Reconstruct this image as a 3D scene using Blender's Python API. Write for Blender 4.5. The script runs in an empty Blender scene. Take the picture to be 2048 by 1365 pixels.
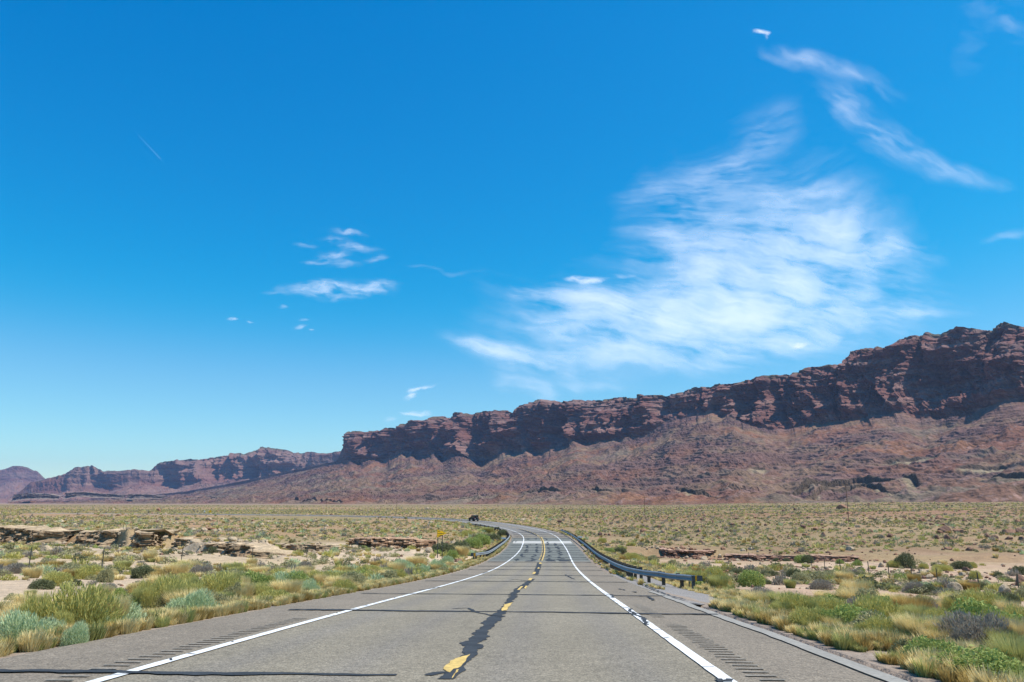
import bpy, math, numpy as np
R = math.radians
sc = bpy.context.scene
# ---------------------------------------------------------------- camera, sky, sun, exposure
F = 1500.0                       # focal length in photo pixels (photo 2048 wide)
P = math.atan((1003 - 682.5) / F)  # upward pitch
cd = bpy.data.cameras.new('camera'); cam = bpy.data.objects.new('camera', cd); sc.collection.objects.link(cam)
cd.sensor_width = 36; cd.lens = F * 36 / 2048; cd.clip_start = 0.05; cd.clip_end = 400000
cam.location = (0, 0, 0); cam.rotation_euler = (math.pi / 2 + P, 0, 0); sc.camera = cam
SUN_EL, SUN_AZ = 61, 92          # azimuth to the right of straight ahead
w = bpy.data.worlds.new('World'); sc.world = w; w.use_nodes = True
nt = w.node_tree; nt.nodes.clear()
N = nt.nodes.new
sky = N('ShaderNodeTexSky'); sky.sky_type = 'NISHITA'; sky.sun_disc = False
sky.sun_elevation = R(SUN_EL); sky.sun_rotation = R(SUN_AZ)
sky.altitude = 1200; sky.air_density = 1.0; sky.dust_density = 0.3; sky.ozone_density = 3.0
hs = N('ShaderNodeHueSaturation'); hs.inputs['Saturation'].default_value = 1.3; hs.inputs['Hue'].default_value = 0.485
bg = N('ShaderNodeBackground'); bg.inputs[1].default_value = 0.10
wo = N('ShaderNodeOutputWorld')
nt.links.new(sky.outputs[0], hs.inputs['Color'])
sepc = N('ShaderNodeSeparateColor'); comc = N('ShaderNodeCombineColor'); nt.links.new(hs.outputs[0], sepc.inputs[0])
for i_, (pw_, ga_) in enumerate(((1.0, 2.7), (1.03, 1.39), (.63, 1.11))):   # per channel power and gain that grade the sky colour
    m0 = N('ShaderNodeMath'); m0.operation = 'MULTIPLY'; m0.inputs[1].default_value = .10; nt.links.new(sepc.outputs[i_], m0.inputs[0])
    m1 = N('ShaderNodeMath'); m1.operation = 'POWER'; m1.inputs[1].default_value = pw_; nt.links.new(m0.outputs[0], m1.inputs[0])
    m2 = N('ShaderNodeMath'); m2.operation = 'MULTIPLY'; m2.inputs[1].default_value = ga_ * 10; nt.links.new(m1.outputs[0], m2.inputs[0])
    m3 = N('ShaderNodeMath'); m3.operation = 'SUBTRACT'; m3.use_clamp = False; m3.inputs[1].default_value = 1.95 if i_ == 0 else 0; nt.links.new(m2.outputs[0], m3.inputs[0])
    m4 = N('ShaderNodeMath'); m4.operation = 'SMOOTH_MAX'; m4.inputs[1].default_value = .0; m4.inputs[2].default_value = .9; nt.links.new(m3.outputs[0], m4.inputs[0]); nt.links.new(m4.outputs[0], comc.inputs[i_])
    if i_ == 0:
        m7 = N('ShaderNodeMath'); m7.operation = 'MULTIPLY_ADD'; m7.inputs[1].default_value = 12.3; m7.inputs[2].default_value = -.1; nt.links.new(m0.outputs[0], m7.inputs[0])
        m8 = N('ShaderNodeMath'); m8.operation = 'SMOOTH_MIN'; m8.inputs[2].default_value = .8; nt.links.new(m7.outputs[0], m8.inputs[0]); nt.links.new(m4.outputs[0], m8.inputs[1]); nt.links.new(m8.outputs[0], comc.inputs[0])
m5 = N('ShaderNodeMath'); m5.operation = 'MULTIPLY'; m5.inputs[1].default_value = .80; m6 = N('ShaderNodeMath'); m6.operation = 'MINIMUM'
g_src = comc.inputs[1].links[0].from_socket; r_src = comc.inputs[0].links[0].from_socket
nt.links.new(g_src, m5.inputs[0]); nt.links.new(m5.outputs[0], m6.inputs[0]); nt.links.new(r_src, m6.inputs[1]); nt.links.new(m6.outputs[0], comc.inputs[0])
nt.links.new(comc.outputs[0], bg.inputs[0]); nt.links.new(bg.outputs[0], wo.inputs[0])
sd = bpy.data.lights.new('sun', 'SUN'); sd.energy = 5.0; sd.angle = R(0.53); sd.color = (1, .925, .82)
sun = bpy.data.objects.new('sun', sd); sc.collection.objects.link(sun)
sun.rotation_euler = (R(90 - SUN_EL), 0, R(180 - SUN_AZ) ); sun.location = (0, 0, 50)
sc.view_settings.view_transform = 'Standard'; sc.view_settings.look = 'None'
sc.view_settings.exposure = 0.25; sc.view_settings.gamma = 1.0
sc.cycles.max_bounces = 5; sc.cycles.transparent_max_bounces = 12; sc.cycles.volume_bounces = 0

# ---------------------------------------------------------------- maths
cP, sP = math.cos(P), math.sin(P)
def proj(x, y, z):
    d = y * cP + z * sP
    return 1024 + F * x / d, 682.5 - F * (-y * sP + z * cP) / d
def ray(u, v):
    a = (np.asarray(u, float) - 1024) / F; b = (682.5 - np.asarray(v, float)) / F
    return a, cP - b * sP, sP + b * cP
def at(u, v, y):                 # point seen at (u, v) standing y metres ahead
    a, q, c = ray(u, v); return a / q * y, y + 0 * a, c / q * y
def zr(v, y): _, q, c = ray(0, v); return c / q * y
def ss(a, b, x): t = np.clip((x - a) / (b - a), 0, 1); return t * t * (3 - 2 * t)
def H3(i, j, k, s=0):
    n = (i.astype(np.int64) * 374761393 + j.astype(np.int64) * 668265263 + k.astype(np.int64) * 2147483647 + s * 974634777) & 0xffffffff
    n = ((n ^ (n >> 13)) * 1274126177) & 0xffffffff
    n = ((n ^ (n >> 16)) * 2246822519) & 0xffffffff
    return ((n ^ (n >> 15)) & 0xffffff) / float(0xffffff)
def vn(x, y, z=None, s=0):       # value noise 0..1
    x = np.asarray(x, float); y = np.asarray(y, float)
    i, j = np.floor(x), np.floor(y); fx, fy = x - i, y - j
    fx = fx * fx * fx * (fx * (fx * 6 - 15) + 10); fy = fy * fy * fy * (fy * (fy * 6 - 15) + 10)
    if z is None:
        k = np.zeros_like(i)
        a = H3(i, j, k, s) * (1 - fx) + H3(i + 1, j, k, s) * fx
        b = H3(i, j + 1, k, s) * (1 - fx) + H3(i + 1, j + 1, k, s) * fx
        return a * (1 - fy) + b * fy
    z = np.asarray(z, float) + 0 * x; k = np.floor(z); fz = z - k; fz = fz * fz * (3 - 2 * fz); o = 0
    for dk, wz in ((0, 1 - fz), (1, fz)):
        a = H3(i, j, k + dk, s) * (1 - fx) + H3(i + 1, j, k + dk, s) * fx
        b = H3(i, j + 1, k + dk, s) * (1 - fx) + H3(i + 1, j + 1, k + dk, s) * fx
        o = o + (a * (1 - fy) + b * fy) * wz
    return o
def fbm(x, y, z=None, o=4, s=0, g=.5):
    r = 0; a = 1; t = 0; c, n = .8, .6
    for k in range(o):
        r = r + a * vn(x, y, z, s + k * 7); t += a; a *= g
        x, y = (x * c - y * n) * 2.03 + 3.1, (x * n + y * c) * 2.03 + 1.7
        if z is not None: z = z * 2.03 + 5.3
    return r / t
def ridged(x, y, o=4, s=0, g=.5):
    r = 0; a = 1; t = 0; c, n = .8, .6
    for k in range(o):
        r = r + a * (1 - np.abs(2 * vn(x, y, None, s + k * 7) - 1)); t += a; a *= g
        x, y = (x * c - y * n) * 2.03 + 3.1, (x * n + y * c) * 2.03 + 1.7
    return r / t
def lerp(a, b, t): return a + (b - a) * t
def mixc(a, b, t): t = np.asarray(t)[..., None]; return np.asarray(a, float) * (1 - t) + np.asarray(b, float) * t

# ---------------------------------------------------------------- road centre line (arc length s, offset l to the right)
KS = [0, 30, 60, 90, 120, 150, 180, 220, 260, 300, 350, 420]
KK = [.4773, .2255, -.1665, .1872, -.8864, -.3606, -6.3979, -5.9537, -8.0, -9.5, -1, 0]
KZ = [-6.19, -7.0824, -5.7984, -3.2754, -1.3648, -.0264, 1.2625, 2.3064, 1.549, .7988, .2664, 0]
S0 = -14.0; DS = .5
sg = np.arange(S0, 420, DS)
th = .0438 + np.cumsum(np.where(sg < 0, 0, np.interp(sg, KS, KK)) * 1e-3 * DS)
rx = np.cumsum(np.sin(th) * DS); ry = np.cumsum(np.cos(th) * DS); rz = np.cumsum(np.interp(sg, KS, KZ) * 1e-2 * DS)
i0 = int(round(-S0 / DS)); rx += -1.556 - rx[i0]; ry -= ry[i0]; rz += -1.45 - rz[i0]
def road(s, l, h=0):
    X, Y, Z, T = (np.interp(s, sg, q) for q in (rx, ry, rz, th))
    return X + l * np.cos(T), Y - l * np.sin(T), Z + h + 0 * l
_s, _l = np.meshgrid(np.arange(2, 400, .25), np.arange(-14, 16, .1), indexing='ij')
_T = {}
def rd(u, v, h=0.0):             # road coordinates of the point seen at (u, v), h above the road plane
    if h not in _T: _T[h] = proj(*road(_s, _l, h))
    U, V = _T[h]; k = np.argmin((U - u) ** 2 + (V - v) ** 2 + _s * 1e-5)
    return _s.flat[k], _l.flat[k]

# ---------------------------------------------------------------- ground height
GU = [-700, 0, 300, 600, 850, 1100, 1300, 1500, 2048, 2800]
GD = [4, 8, 15, 25, 40, 60, 90, 120, 150, 180, 240, 400, 700, 1200, 2500, 14000]
GV = np.array([
 [1375, 1316, 1228, 1180, 1142, 1117, 1101, 1092, 1078, 1062, 1044, 1028, 1017, 1011, 1008, 1005.5],
 [1375, 1316, 1228, 1180, 1142, 1117, 1101, 1092, 1078, 1062, 1043, 1028, 1017, 1011, 1008, 1005.5],
 [1375, 1300, 1225, 1182, 1146, 1122, 1103, 1091, 1076, 1062, 1043, 1029, 1018, 1011, 1008, 1005.5],
 [1375, 1290, 1224, 1195, 1160, 1136, 1112, 1090, 1072, 1060, 1045, 1029, 1018, 1011, 1008, 1005.5],
 [1375, 1285, 1224, 1195, 1167, 1142, 1115, 1092, 1075, 1062, 1045, 1028, 1018, 1011, 1007, 1005],
 [1375, 1285, 1224, 1195, 1166, 1145, 1122, 1100, 1084, 1070, 1048, 1028, 1017, 1010, 1006, 1005],
 [1375, 1290, 1228, 1196, 1168, 1151, 1130, 1112, 1092, 1074, 1050, 1028, 1016, 1010, 1006, 1005],
 [1375, 1300, 1235, 1203, 1175, 1156, 1135, 1115, 1090, 1068, 1040, 1022, 1011, 1006, 1004, 1004],
 [1378, 1318, 1268, 1235, 1200, 1172, 1142, 1112, 1080, 1060, 1035, 1017, 1006, 1003, 1002, 1002],
 [1378, 1318, 1270, 1238, 1204, 1175, 1145, 1112, 1080, 1060, 1035, 1017, 1006, 1003, 1002, 1002]], float)
LGD = np.log(GD)
def road_near(x, y):
    sh = x.shape; x = x.ravel(); y = y.ravel(); n = len(x)
    sb = np.zeros(n); lb = np.full(n, 999.)
    m = np.where((y < 420) & (y > -40) & (np.abs(x) < 300))[0]
    K = 4; X, Y = rx[::K], ry[::K]
    for c in range(0, len(m), 40000):
        q = m[c:c + 40000]
        d = (x[q, None] - X) ** 2 + (y[q, None] - Y) ** 2
        j = np.argmin(d, 1) * K
        t = th[j]; dx, dy = x[q] - rx[j], y[q] - ry[j]
        s = sg[j] + dx * np.sin(t) + dy * np.cos(t)
        l = dx * np.cos(t) - dy * np.sin(t)
        far = np.sqrt(d.min(1)) > 60
        sb[q] = s; lb[q] = np.where(far, 999, l)
    return sb.reshape(sh), lb.reshape(sh)
def bank_step(uu, y):
    # left cut bank, centre-left cut bank, wash bank on the right
    d1 = np.interp(uu, [-400, 0, 120, 200, 262, 330, 420, 560], [140, 136, 133, 129, 121, 122, 126, 130])
    h1 = np.interp(uu, [-400, 0, 60, 200, 262, 325, 400, 620], [.7, .8, .8, 1.3, 2.5, 2.0, .5, 0])
    d1 = d1 + 3 * (vn(uu / 26, y * 0, s=5) - .5)
    r = h1 * (ss(0, 1.8, y - d1 - 1.3) * np.exp(-np.clip(y - d1, 0, None) / 70) - .35 * ss(-22, 0, y - d1) * (y < d1))
    d2 = np.interp(uu, [380, 460, 550], [92, 88, 84]) + 2 * (vn(uu / 17, y * 0, s=6) - .5)
    h2 = np.interp(uu, [370, 395, 540, 570], [0, 1.2, 1.7, 0])
    r += h2 * (ss(0, 1.6, y - d2 - 1.2) * np.exp(-np.clip(y - d2, 0, None) / 40) - .4 * ss(-10, 0, y - d2) * (y < d2))
    d3 = np.interp(uu, [1230, 1300, 1450, 1600, 1800, 2048, 2600], [121, 124, 121, 115, 111, 109, 109]) + 2 * (vn(uu / 40, y * 0, s=8) - .5)
    h3 = np.interp(uu, [1200, 1260, 1500, 1800, 2048], [0, .8, .7, .4, .3])
    r += h3 * (ss(0, 1.2, y - d3 - 1.0) * np.exp(-np.clip(y - d3, 0, None) / 50) - .5 * ss(-14, 0, y - d3) * (y < d3))
    return r
def gh(x, y, near=None):
    x = np.asarray(x, float); y = np.asarray(y, float)
    yy = np.clip(y, 4, 14000)
    uu = 1024 + 1534 * x / np.clip(y, 6, None); uc = np.clip(uu, GU[0], GU[-1])
    ly = np.log(yy)
    iu = np.clip(np.searchsorted(GU, uc) - 1, 0, len(GU) - 2); fu = (uc - np.take(GU, iu)) / (np.take(GU, iu + 1) - np.take(GU, iu)); fu = ss(0, 1, fu)
    il = np.clip(np.searchsorted(LGD, ly) - 1, 0, len(LGD) - 2); fl = (ly - LGD[il]) / (LGD[il + 1] - LGD[il])
    Z = np.array([[zr(v, d) for v, d in zip(row, GD)] for row in GV])
    z = lerp(lerp(Z[iu, il], Z[iu, il + 1], fl), lerp(Z[iu + 1, il], Z[iu + 1, il + 1], fl), fu)
    z = z + bank_step(uu, y)
    amp = np.clip(y / 60, .25, 1) * np.clip(np.interp(y, [0, 300, 1500, 6000], [1, 1, 2.2, 1]), 0, 3)
    z = z + amp * (.55 * (fbm(x / 26, y / 26, o=4, s=11) - .5) + .28 * (fbm(x / 5, y / 5, o=3, s=12) - .5) + .10 * (fbm(x / 1.3, y / 1.3, o=2, s=13) - .5))
    # low red hummocks toward the slope on the right
    z = z + ss(230, 420, y) * (1 - ss(900, 1500, y)) * ss(1150, 1700, uu) * 3.2 * (fbm(x / 60, y / 45, o=4, s=15) - .45)
    s, l = near if near is not None else road_near(x, y)
    al = np.abs(l + .1)
    zroad = np.interp(s, sg, rz)
    zn = np.where(al < 6.2, zroad - .14, zroad - .06 - .05 * np.clip(al - 6.2, 0, 20) + .10 * (fbm(x / 1.1, y / 1.1, o=2, s=16) - .5) * ss(6.2, 7.5, al))
    zn = zn - .36 * ss(6.3, 8.6, l) * np.interp(s, [24, 31, 44, 60], [0, 1, 1, .2]) * (al < 99)
    k = ss(6.6, np.where(l < 0, 15, 13), al)
    ap = (l > 0) & (l < 8.6) & (s > 24) & (s < 100)          # flat verge under the right rail
    k = np.where(ap, 0, k)
    return lerp(zn, z, k)
_D = np.exp(np.linspace(math.log(3.5), math.log(3000), 1400))
def hit(u, v):                   # point of the ground seen at (u, v)
    a, q, c = ray(u, v); x = a / q * _D; z = c / q * _D
    g = gh(x, _D); k = np.where(z < g)[0]
    i = k[0] if len(k) else len(_D) - 1
    return float(x[i]), float(_D[i]), float(g[i])

# ---------------------------------------------------------------- mesh / object helpers
def mesh(name, V, Fc, mat, col=None, smooth=False, uv=None):
    V = np.ascontiguousarray(V, dtype=np.float32).reshape(-1, 3); Fc = np.ascontiguousarray(Fc, dtype=np.int32); k = Fc.shape[1]
    me = bpy.data.meshes.new(name); me.vertices.add(len(V)); me.vertices.foreach_set('co', V.ravel())
    me.loops.add(Fc.size); me.loops.foreach_set('vertex_index', Fc.ravel())
    me.polygons.add(len(Fc)); me.polygons.foreach_set('loop_start', np.arange(len(Fc), dtype=np.int32) * k)
    me.polygons.foreach_set('loop_total', np.full(len(Fc), k, dtype=np.int32))
    me.polygons.foreach_set('use_smooth', np.full(len(Fc), smooth))
    if col is not None:
        a = me.color_attributes.new('col', 'FLOAT_COLOR', 'POINT')
        c = np.ones((len(V), 4), np.float32); c[:, :np.asarray(col).shape[-1]] = col; a.data.foreach_set('color', c.ravel())
    if uv is not None:
        l = me.uv_layers.new(name='UVMap'); l.data.foreach_set('uv', np.asarray(uv, np.float32)[Fc.ravel()].ravel())
    me.materials.append(mat); me.update(); me.validate(); return me
def obj(name, me, parent=None, loc=None, rot=0):
    o = bpy.data.objects.new(name, me); sc.collection.objects.link(o)
    if parent: o.parent = parent
    if loc is not None: o.location = loc
    if rot: o.rotation_euler[2] = rot
    return o
def tag(o, label, cat=None, group=None, kind=None):
    o['label'] = label
    if cat: o['category'] = cat
    if group: o['group'] = group
    if kind: o['kind'] = kind
    return o
def empty(name, loc, rot=0): return obj(name, None, None, loc, rot)
def grid(nr, nc):
    i = np.arange(nr - 1)[:, None] * nc + np.arange(nc - 1)[None]
    return np.stack([i, i + 1, i + nc + 1, i + nc], -1).reshape(-1, 4)
class MB:
    def __init__(s): s.v = []; s.f = []
    def add(s, V, Fs):
        b = len(s.v); s.v += [tuple(map(float, p)) for p in V]; s.f += [tuple(int(i) + b for i in f) for f in Fs]; return s
    def box(s, c, d, rz=0, taper=1):
        cx, cy, cz = c; a, b, h = d[0] / 2, d[1] / 2, d[2] / 2; V = []
        for k, t in ((-h, 1), (h, taper)):
            for x, y in ((-a, -b), (a, -b), (a, b), (-a, b)):
                x, y = x * t, y * t
                V.append((cx + x * math.cos(rz) - y * math.sin(rz), cy + x * math.sin(rz) + y * math.cos(rz), cz + k))
        return s.add(V, [(3, 2, 1, 0), (4, 5, 6, 7), (0, 1, 5, 4), (1, 2, 6, 5), (2, 3, 7, 6), (3, 0, 4, 7)])
    def tube(s, pts, r, n=6):
        pts = np.array(pts, float); rr = np.broadcast_to(r, (len(pts),)); V = []
        for i, p in enumerate(pts):
            t = pts[min(i + 1, len(pts) - 1)] - pts[max(i - 1, 0)]; t /= np.linalg.norm(t) + 1e-9
            a = np.cross(t, (0, 0, 1) if abs(t[2]) < .9 else (1, 0, 0)); a /= np.linalg.norm(a); b = np.cross(t, a)
            for k in range(n):
                q = 2 * math.pi * k / n; V.append(p + rr[i] * (a * math.cos(q) + b * math.sin(q)))
        Fs = [(i * n + k, i * n + (k + 1) % n, (i + 1) * n + (k + 1) % n, (i + 1) * n + k) for i in range(len(pts) - 1) for k in range(n)]
        Fs += [tuple(range(n))[::-1], tuple((len(pts) - 1) * n + k for k in range(n))]
        return s.add(V, Fs)
    def prism(s, poly, x0, x1, ax=0):       # polygon in the two other axes, extruded along ax
        n = len(poly); V = []
        for q in (x0, x1):
            for a, b in poly: V.append({0: (q, a, b), 1: (a, q, b), 2: (a, b, q)}[ax])
        return s.add(V, [tuple(range(n))[::-1], tuple(range(n, 2 * n))] + [(i, (i + 1) % n, n + (i + 1) % n, n + i) for i in range(n)])
    def build(s, name, mat, parent=None, loc=None, rot=0, smooth=False):
        me = bpy.data.meshes.new(name); me.from_pydata(s.v, [], s.f); me.materials.append(mat)
        import bmesh
        b = bmesh.new(); b.from_mesh(me); bmesh.ops.recalc_face_normals(b, faces=b.faces); b.to_mesh(me); b.free()
        if smooth:
            for p in me.polygons: p.use_smooth = True
        return obj(name, me, parent, loc, rot)
def copy_tree(o, parent=None):
    c = o.copy(); sc.collection.objects.link(c)
    if parent: c.parent = parent
    for ch in list(o.children): copy_tree(ch, c)
    return c

# ---------------------------------------------------------------- materials
def mat(name, color=(.5, .5, .5), rough=.8, metal=0, spec=.3, attr=False, noise=None, bump=None, trans=0, coord='Object'):
    m = bpy.data.materials.new(name); m.use_nodes = True; t = m.node_tree; b = t.nodes['Principled BSDF']
    b.inputs['Roughness'].default_value = rough; b.inputs['Metallic'].default_value = metal
    b.inputs['Specular IOR Level'].default_value = spec; b.inputs['Base Color'].default_value = (*color, 1)
    L = t.links.new; src = None
    if attr:
        a = t.nodes.new('ShaderNodeAttribute'); a.attribute_name = 'col'; src = a.outputs['Color']
    tc = t.nodes.new('ShaderNodeTexCoord')
    for sc_, amt in (noise or []):
        nz = t.nodes.new('ShaderNodeTexNoise'); nz.inputs['Scale'].default_value = sc_; nz.inputs['Detail'].default_value = 4
        L(tc.outputs[coord], nz.inputs['Vector'])
        mr = t.nodes.new('ShaderNodeMapRange'); mr.inputs[1].default_value = .3; mr.inputs[2].default_value = .7
        mr.inputs[3].default_value = 1 - amt; mr.inputs[4].default_value = 1 + amt; L(nz.outputs[0], mr.inputs[0])
        mx = t.nodes.new('ShaderNodeMix'); mx.data_type = 'RGBA'; mx.blend_type = 'MULTIPLY'; mx.inputs[0].default_value = 1
        if src is None: mx.inputs[6].default_value = (*color, 1)
        else: L(src, mx.inputs[6])
        L(mr.outputs[0], mx.inputs[7]); src = mx.outputs[2]
    if src is not None: L(src, b.inputs['Base Color'])
    if bump:
        prev = None
        for sc_, dist in bump:
            nz = t.nodes.new('ShaderNodeTexNoise'); nz.inputs['Scale'].default_value = sc_; nz.inputs['Detail'].default_value = 5
            L(tc.outputs[coord], nz.inputs['Vector'])
            bp = t.nodes.new('ShaderNodeBump'); bp.inputs['Strength'].default_value = 1; bp.inputs['Distance'].default_value = dist
            L(nz.outputs[0], bp.inputs['Height'])
            if prev: L(prev, bp.inputs['Normal'])
            prev = bp.outputs[0]
        L(prev, b.inputs['Normal'])
    if trans:
        tr = t.nodes.new('ShaderNodeBsdfTranslucent'); mx = t.nodes.new('ShaderNodeMixShader'); mx.inputs[0].default_value = trans
        if src is not None: L(src, tr.inputs[0])
        else: tr.inputs[0].default_value = (*color, 1)
        L(b.outputs[0], mx.inputs[1]); L(tr.outputs[0], mx.inputs[2]); L(mx.outputs[0], t.nodes['Material Output'].inputs[0])
    return m
M_ground = mat('desert_soil', attr=True, noise=[(1.3, .14), (9, .18), (45, .16)], bump=[(3, .12), (25, .03)], rough=.95, spec=.1)
M_hill = mat('red_rock', attr=True, noise=[(.012, .12), (.07, .22), (.3, .15)], bump=[(.02, 10), (.09, 4.5), (.35, 1.2)], rough=.95, spec=.08)
M_rock = mat('sandstone', attr=True, noise=[(.6, .18), (5, .2)], bump=[(1.2, .25), (7, .05)], rough=.92, spec=.1)
M_asph = mat('asphalt', attr=True, noise=[(.35, .07), (3, .07), (13, .22), (40, .5)], bump=[(45, .012)], rough=.85, spec=.25, coord='Object')
M_tar = mat('crack_sealant', (.042, .046, .05), rough=.75, noise=[(3, .25), (30, .2)], spec=.2)
M_white = mat('white_road_paint', (.74, .75, .73), rough=.7, noise=[(2.2, .10), (14, .14)])
M_yellow = mat('yellow_road_paint', (.60, .42, .13), rough=.7, noise=[(2, .15), (16, .22)])
M_conc = mat('pale_concrete', (.44, .43, .39), rough=.85, noise=[(1, .08), (9, .1)])
M_edge = mat('pavement_edge_grey', (.29, .275, .24), rough=.9, noise=[(3, .12), (22, .2)])
M_fol = mat('foliage', attr=True, rough=.75, spec=.15, trans=.28)
M_steel = mat('galvanised_steel', (.27, .29, .30), rough=.55, metal=.3, noise=[(.7, .12), (6, .1)])
M_dsteel = mat('weathered_steel', (.10, .12, .13), rough=.5, metal=.5, noise=[(4, .2)])
M_wood = mat('weathered_timber', (.085, .068, .052), rough=.9, noise=[(3, .25), (20, .25)], bump=[(12, .01)])
M_pole = mat('pole_timber', (.16, .10, .07), rough=.9, noise=[(2, .2)])
M_sign = mat('sign_yellow', (.97, .56, .01), rough=.45, noise=[(3, .05)])
M_orange = mat('reflector_orange', (.85, .36, .01), rough=.4)
M_black = mat('sign_black', (.012, .012, .012), rough=.6)
M_signw = mat('sign_white', (.8, .8, .78), rough=.5)
M_post = mat('steel_post', (.07, .075, .06), rough=.7, metal=.2, noise=[(8, .2)])
M_car = mat('black_car_paint', (.008, .009, .012), rough=.35, spec=.4)
M_glass = mat('car_glass', (.012, .015, .02), rough=.08, spec=.8)
M_tyre = mat('rubber', (.012, .012, .012), rough=.8)
M_red = mat('tail_light_red', (.35, .01, .01), rough=.3)
M_wire = mat('fence_wire', (.12, .11, .10), rough=.6, metal=.5)

# ---------------------------------------------------------------- ground
def rows(a, b, st): return np.exp(np.arange(math.log(a), math.log(b), st))
gy = np.concatenate([[-30, -12, -5, -1, 1.2, 2.2, 3], rows(3.6, 420, .0075), rows(420, 14000, .012), [14000, 22000, 40000]])
ga = (np.arange(-900, 2960, 4.2) - 1024) / 1534
Yg, Ag = np.meshgrid(gy, ga, indexing='ij')
Xg = Ag * np.clip(Yg, 14, None)
nearg = road_near(Xg, Yg)
Zg = gh(Xg, Yg, nearg)
def ground_col(X, Y, near):
    uu = 1024 + 1534 * X / np.clip(Y, 14, None); s, l = near
    pale = np.array([.47, .36, .25]); pink = np.array([.42, .285, .195]); brown = np.array([.30, .18, .105]); tan = np.array([.40, .30, .16]); olive = np.array([.26, .21, .105]); mauve = np.array([.30, .20, .155])
    n1 = fbm(X / 30, Y / 22, o=4, s=31); n2 = fbm(X / 6, Y / 5, o=3, s=32); n3 = fbm(X / 90, Y / 40, o=3, s=33)
    side = ss(950, 1200, uu)
    c = mixc(np.broadcast_to(pale, X.shape + (3,)), pink, side * .85)
    c = mixc(c, [.56, .43, .29], ss(.5, .62, n2) * (1 - side * .5) * .8)
    far = ss(108, 136, Y + 40 * (n1 - .5) + 8 * side)
    c = mixc(c, lerp(brown, tan, .3), far)
    c = mixc(c, olive, far * ss(.36, .58, n3) * .8 * (1 - ss(600, 2500, Y)))
    c = mixc(c, [.32, .17, .10], far * ss(.53, .66, n1) * .7); c = mixc(c, [.22, .145, .088], far * side * .6); c = mixc(c, [.29, .23, .12], far * side * ss(.42, .6, n2) * .5); c = mixc(c, [.38, .28, .155], far * ss(.5, .65, n1) * .35)
    c = mixc(c, tan, (1 - far) * ss(.5, .7, n1) * .4)
    band = ss(230, 300, Y) * (1 - ss(330, 420, Y)) * ss(1050, 1300, uu)
    c = mixc(c, [.27, .14, .09], band * .6)
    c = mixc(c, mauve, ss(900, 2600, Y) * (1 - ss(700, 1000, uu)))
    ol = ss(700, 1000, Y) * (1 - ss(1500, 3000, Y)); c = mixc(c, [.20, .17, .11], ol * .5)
    # gravel beside the pavement
    al = np.abs(l + .1)
    c = mixc(c, [.27, .225, .185], (1 - ss(6.6, 8.6, al)) * .85)
    # bank faces
    return c
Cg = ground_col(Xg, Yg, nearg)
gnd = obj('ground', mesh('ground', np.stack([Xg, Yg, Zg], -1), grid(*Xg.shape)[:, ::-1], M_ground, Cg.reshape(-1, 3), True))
tag(gnd, 'dry desert plain of tan and pink soil stretching to the cliffs', 'ground', kind='structure')

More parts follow.
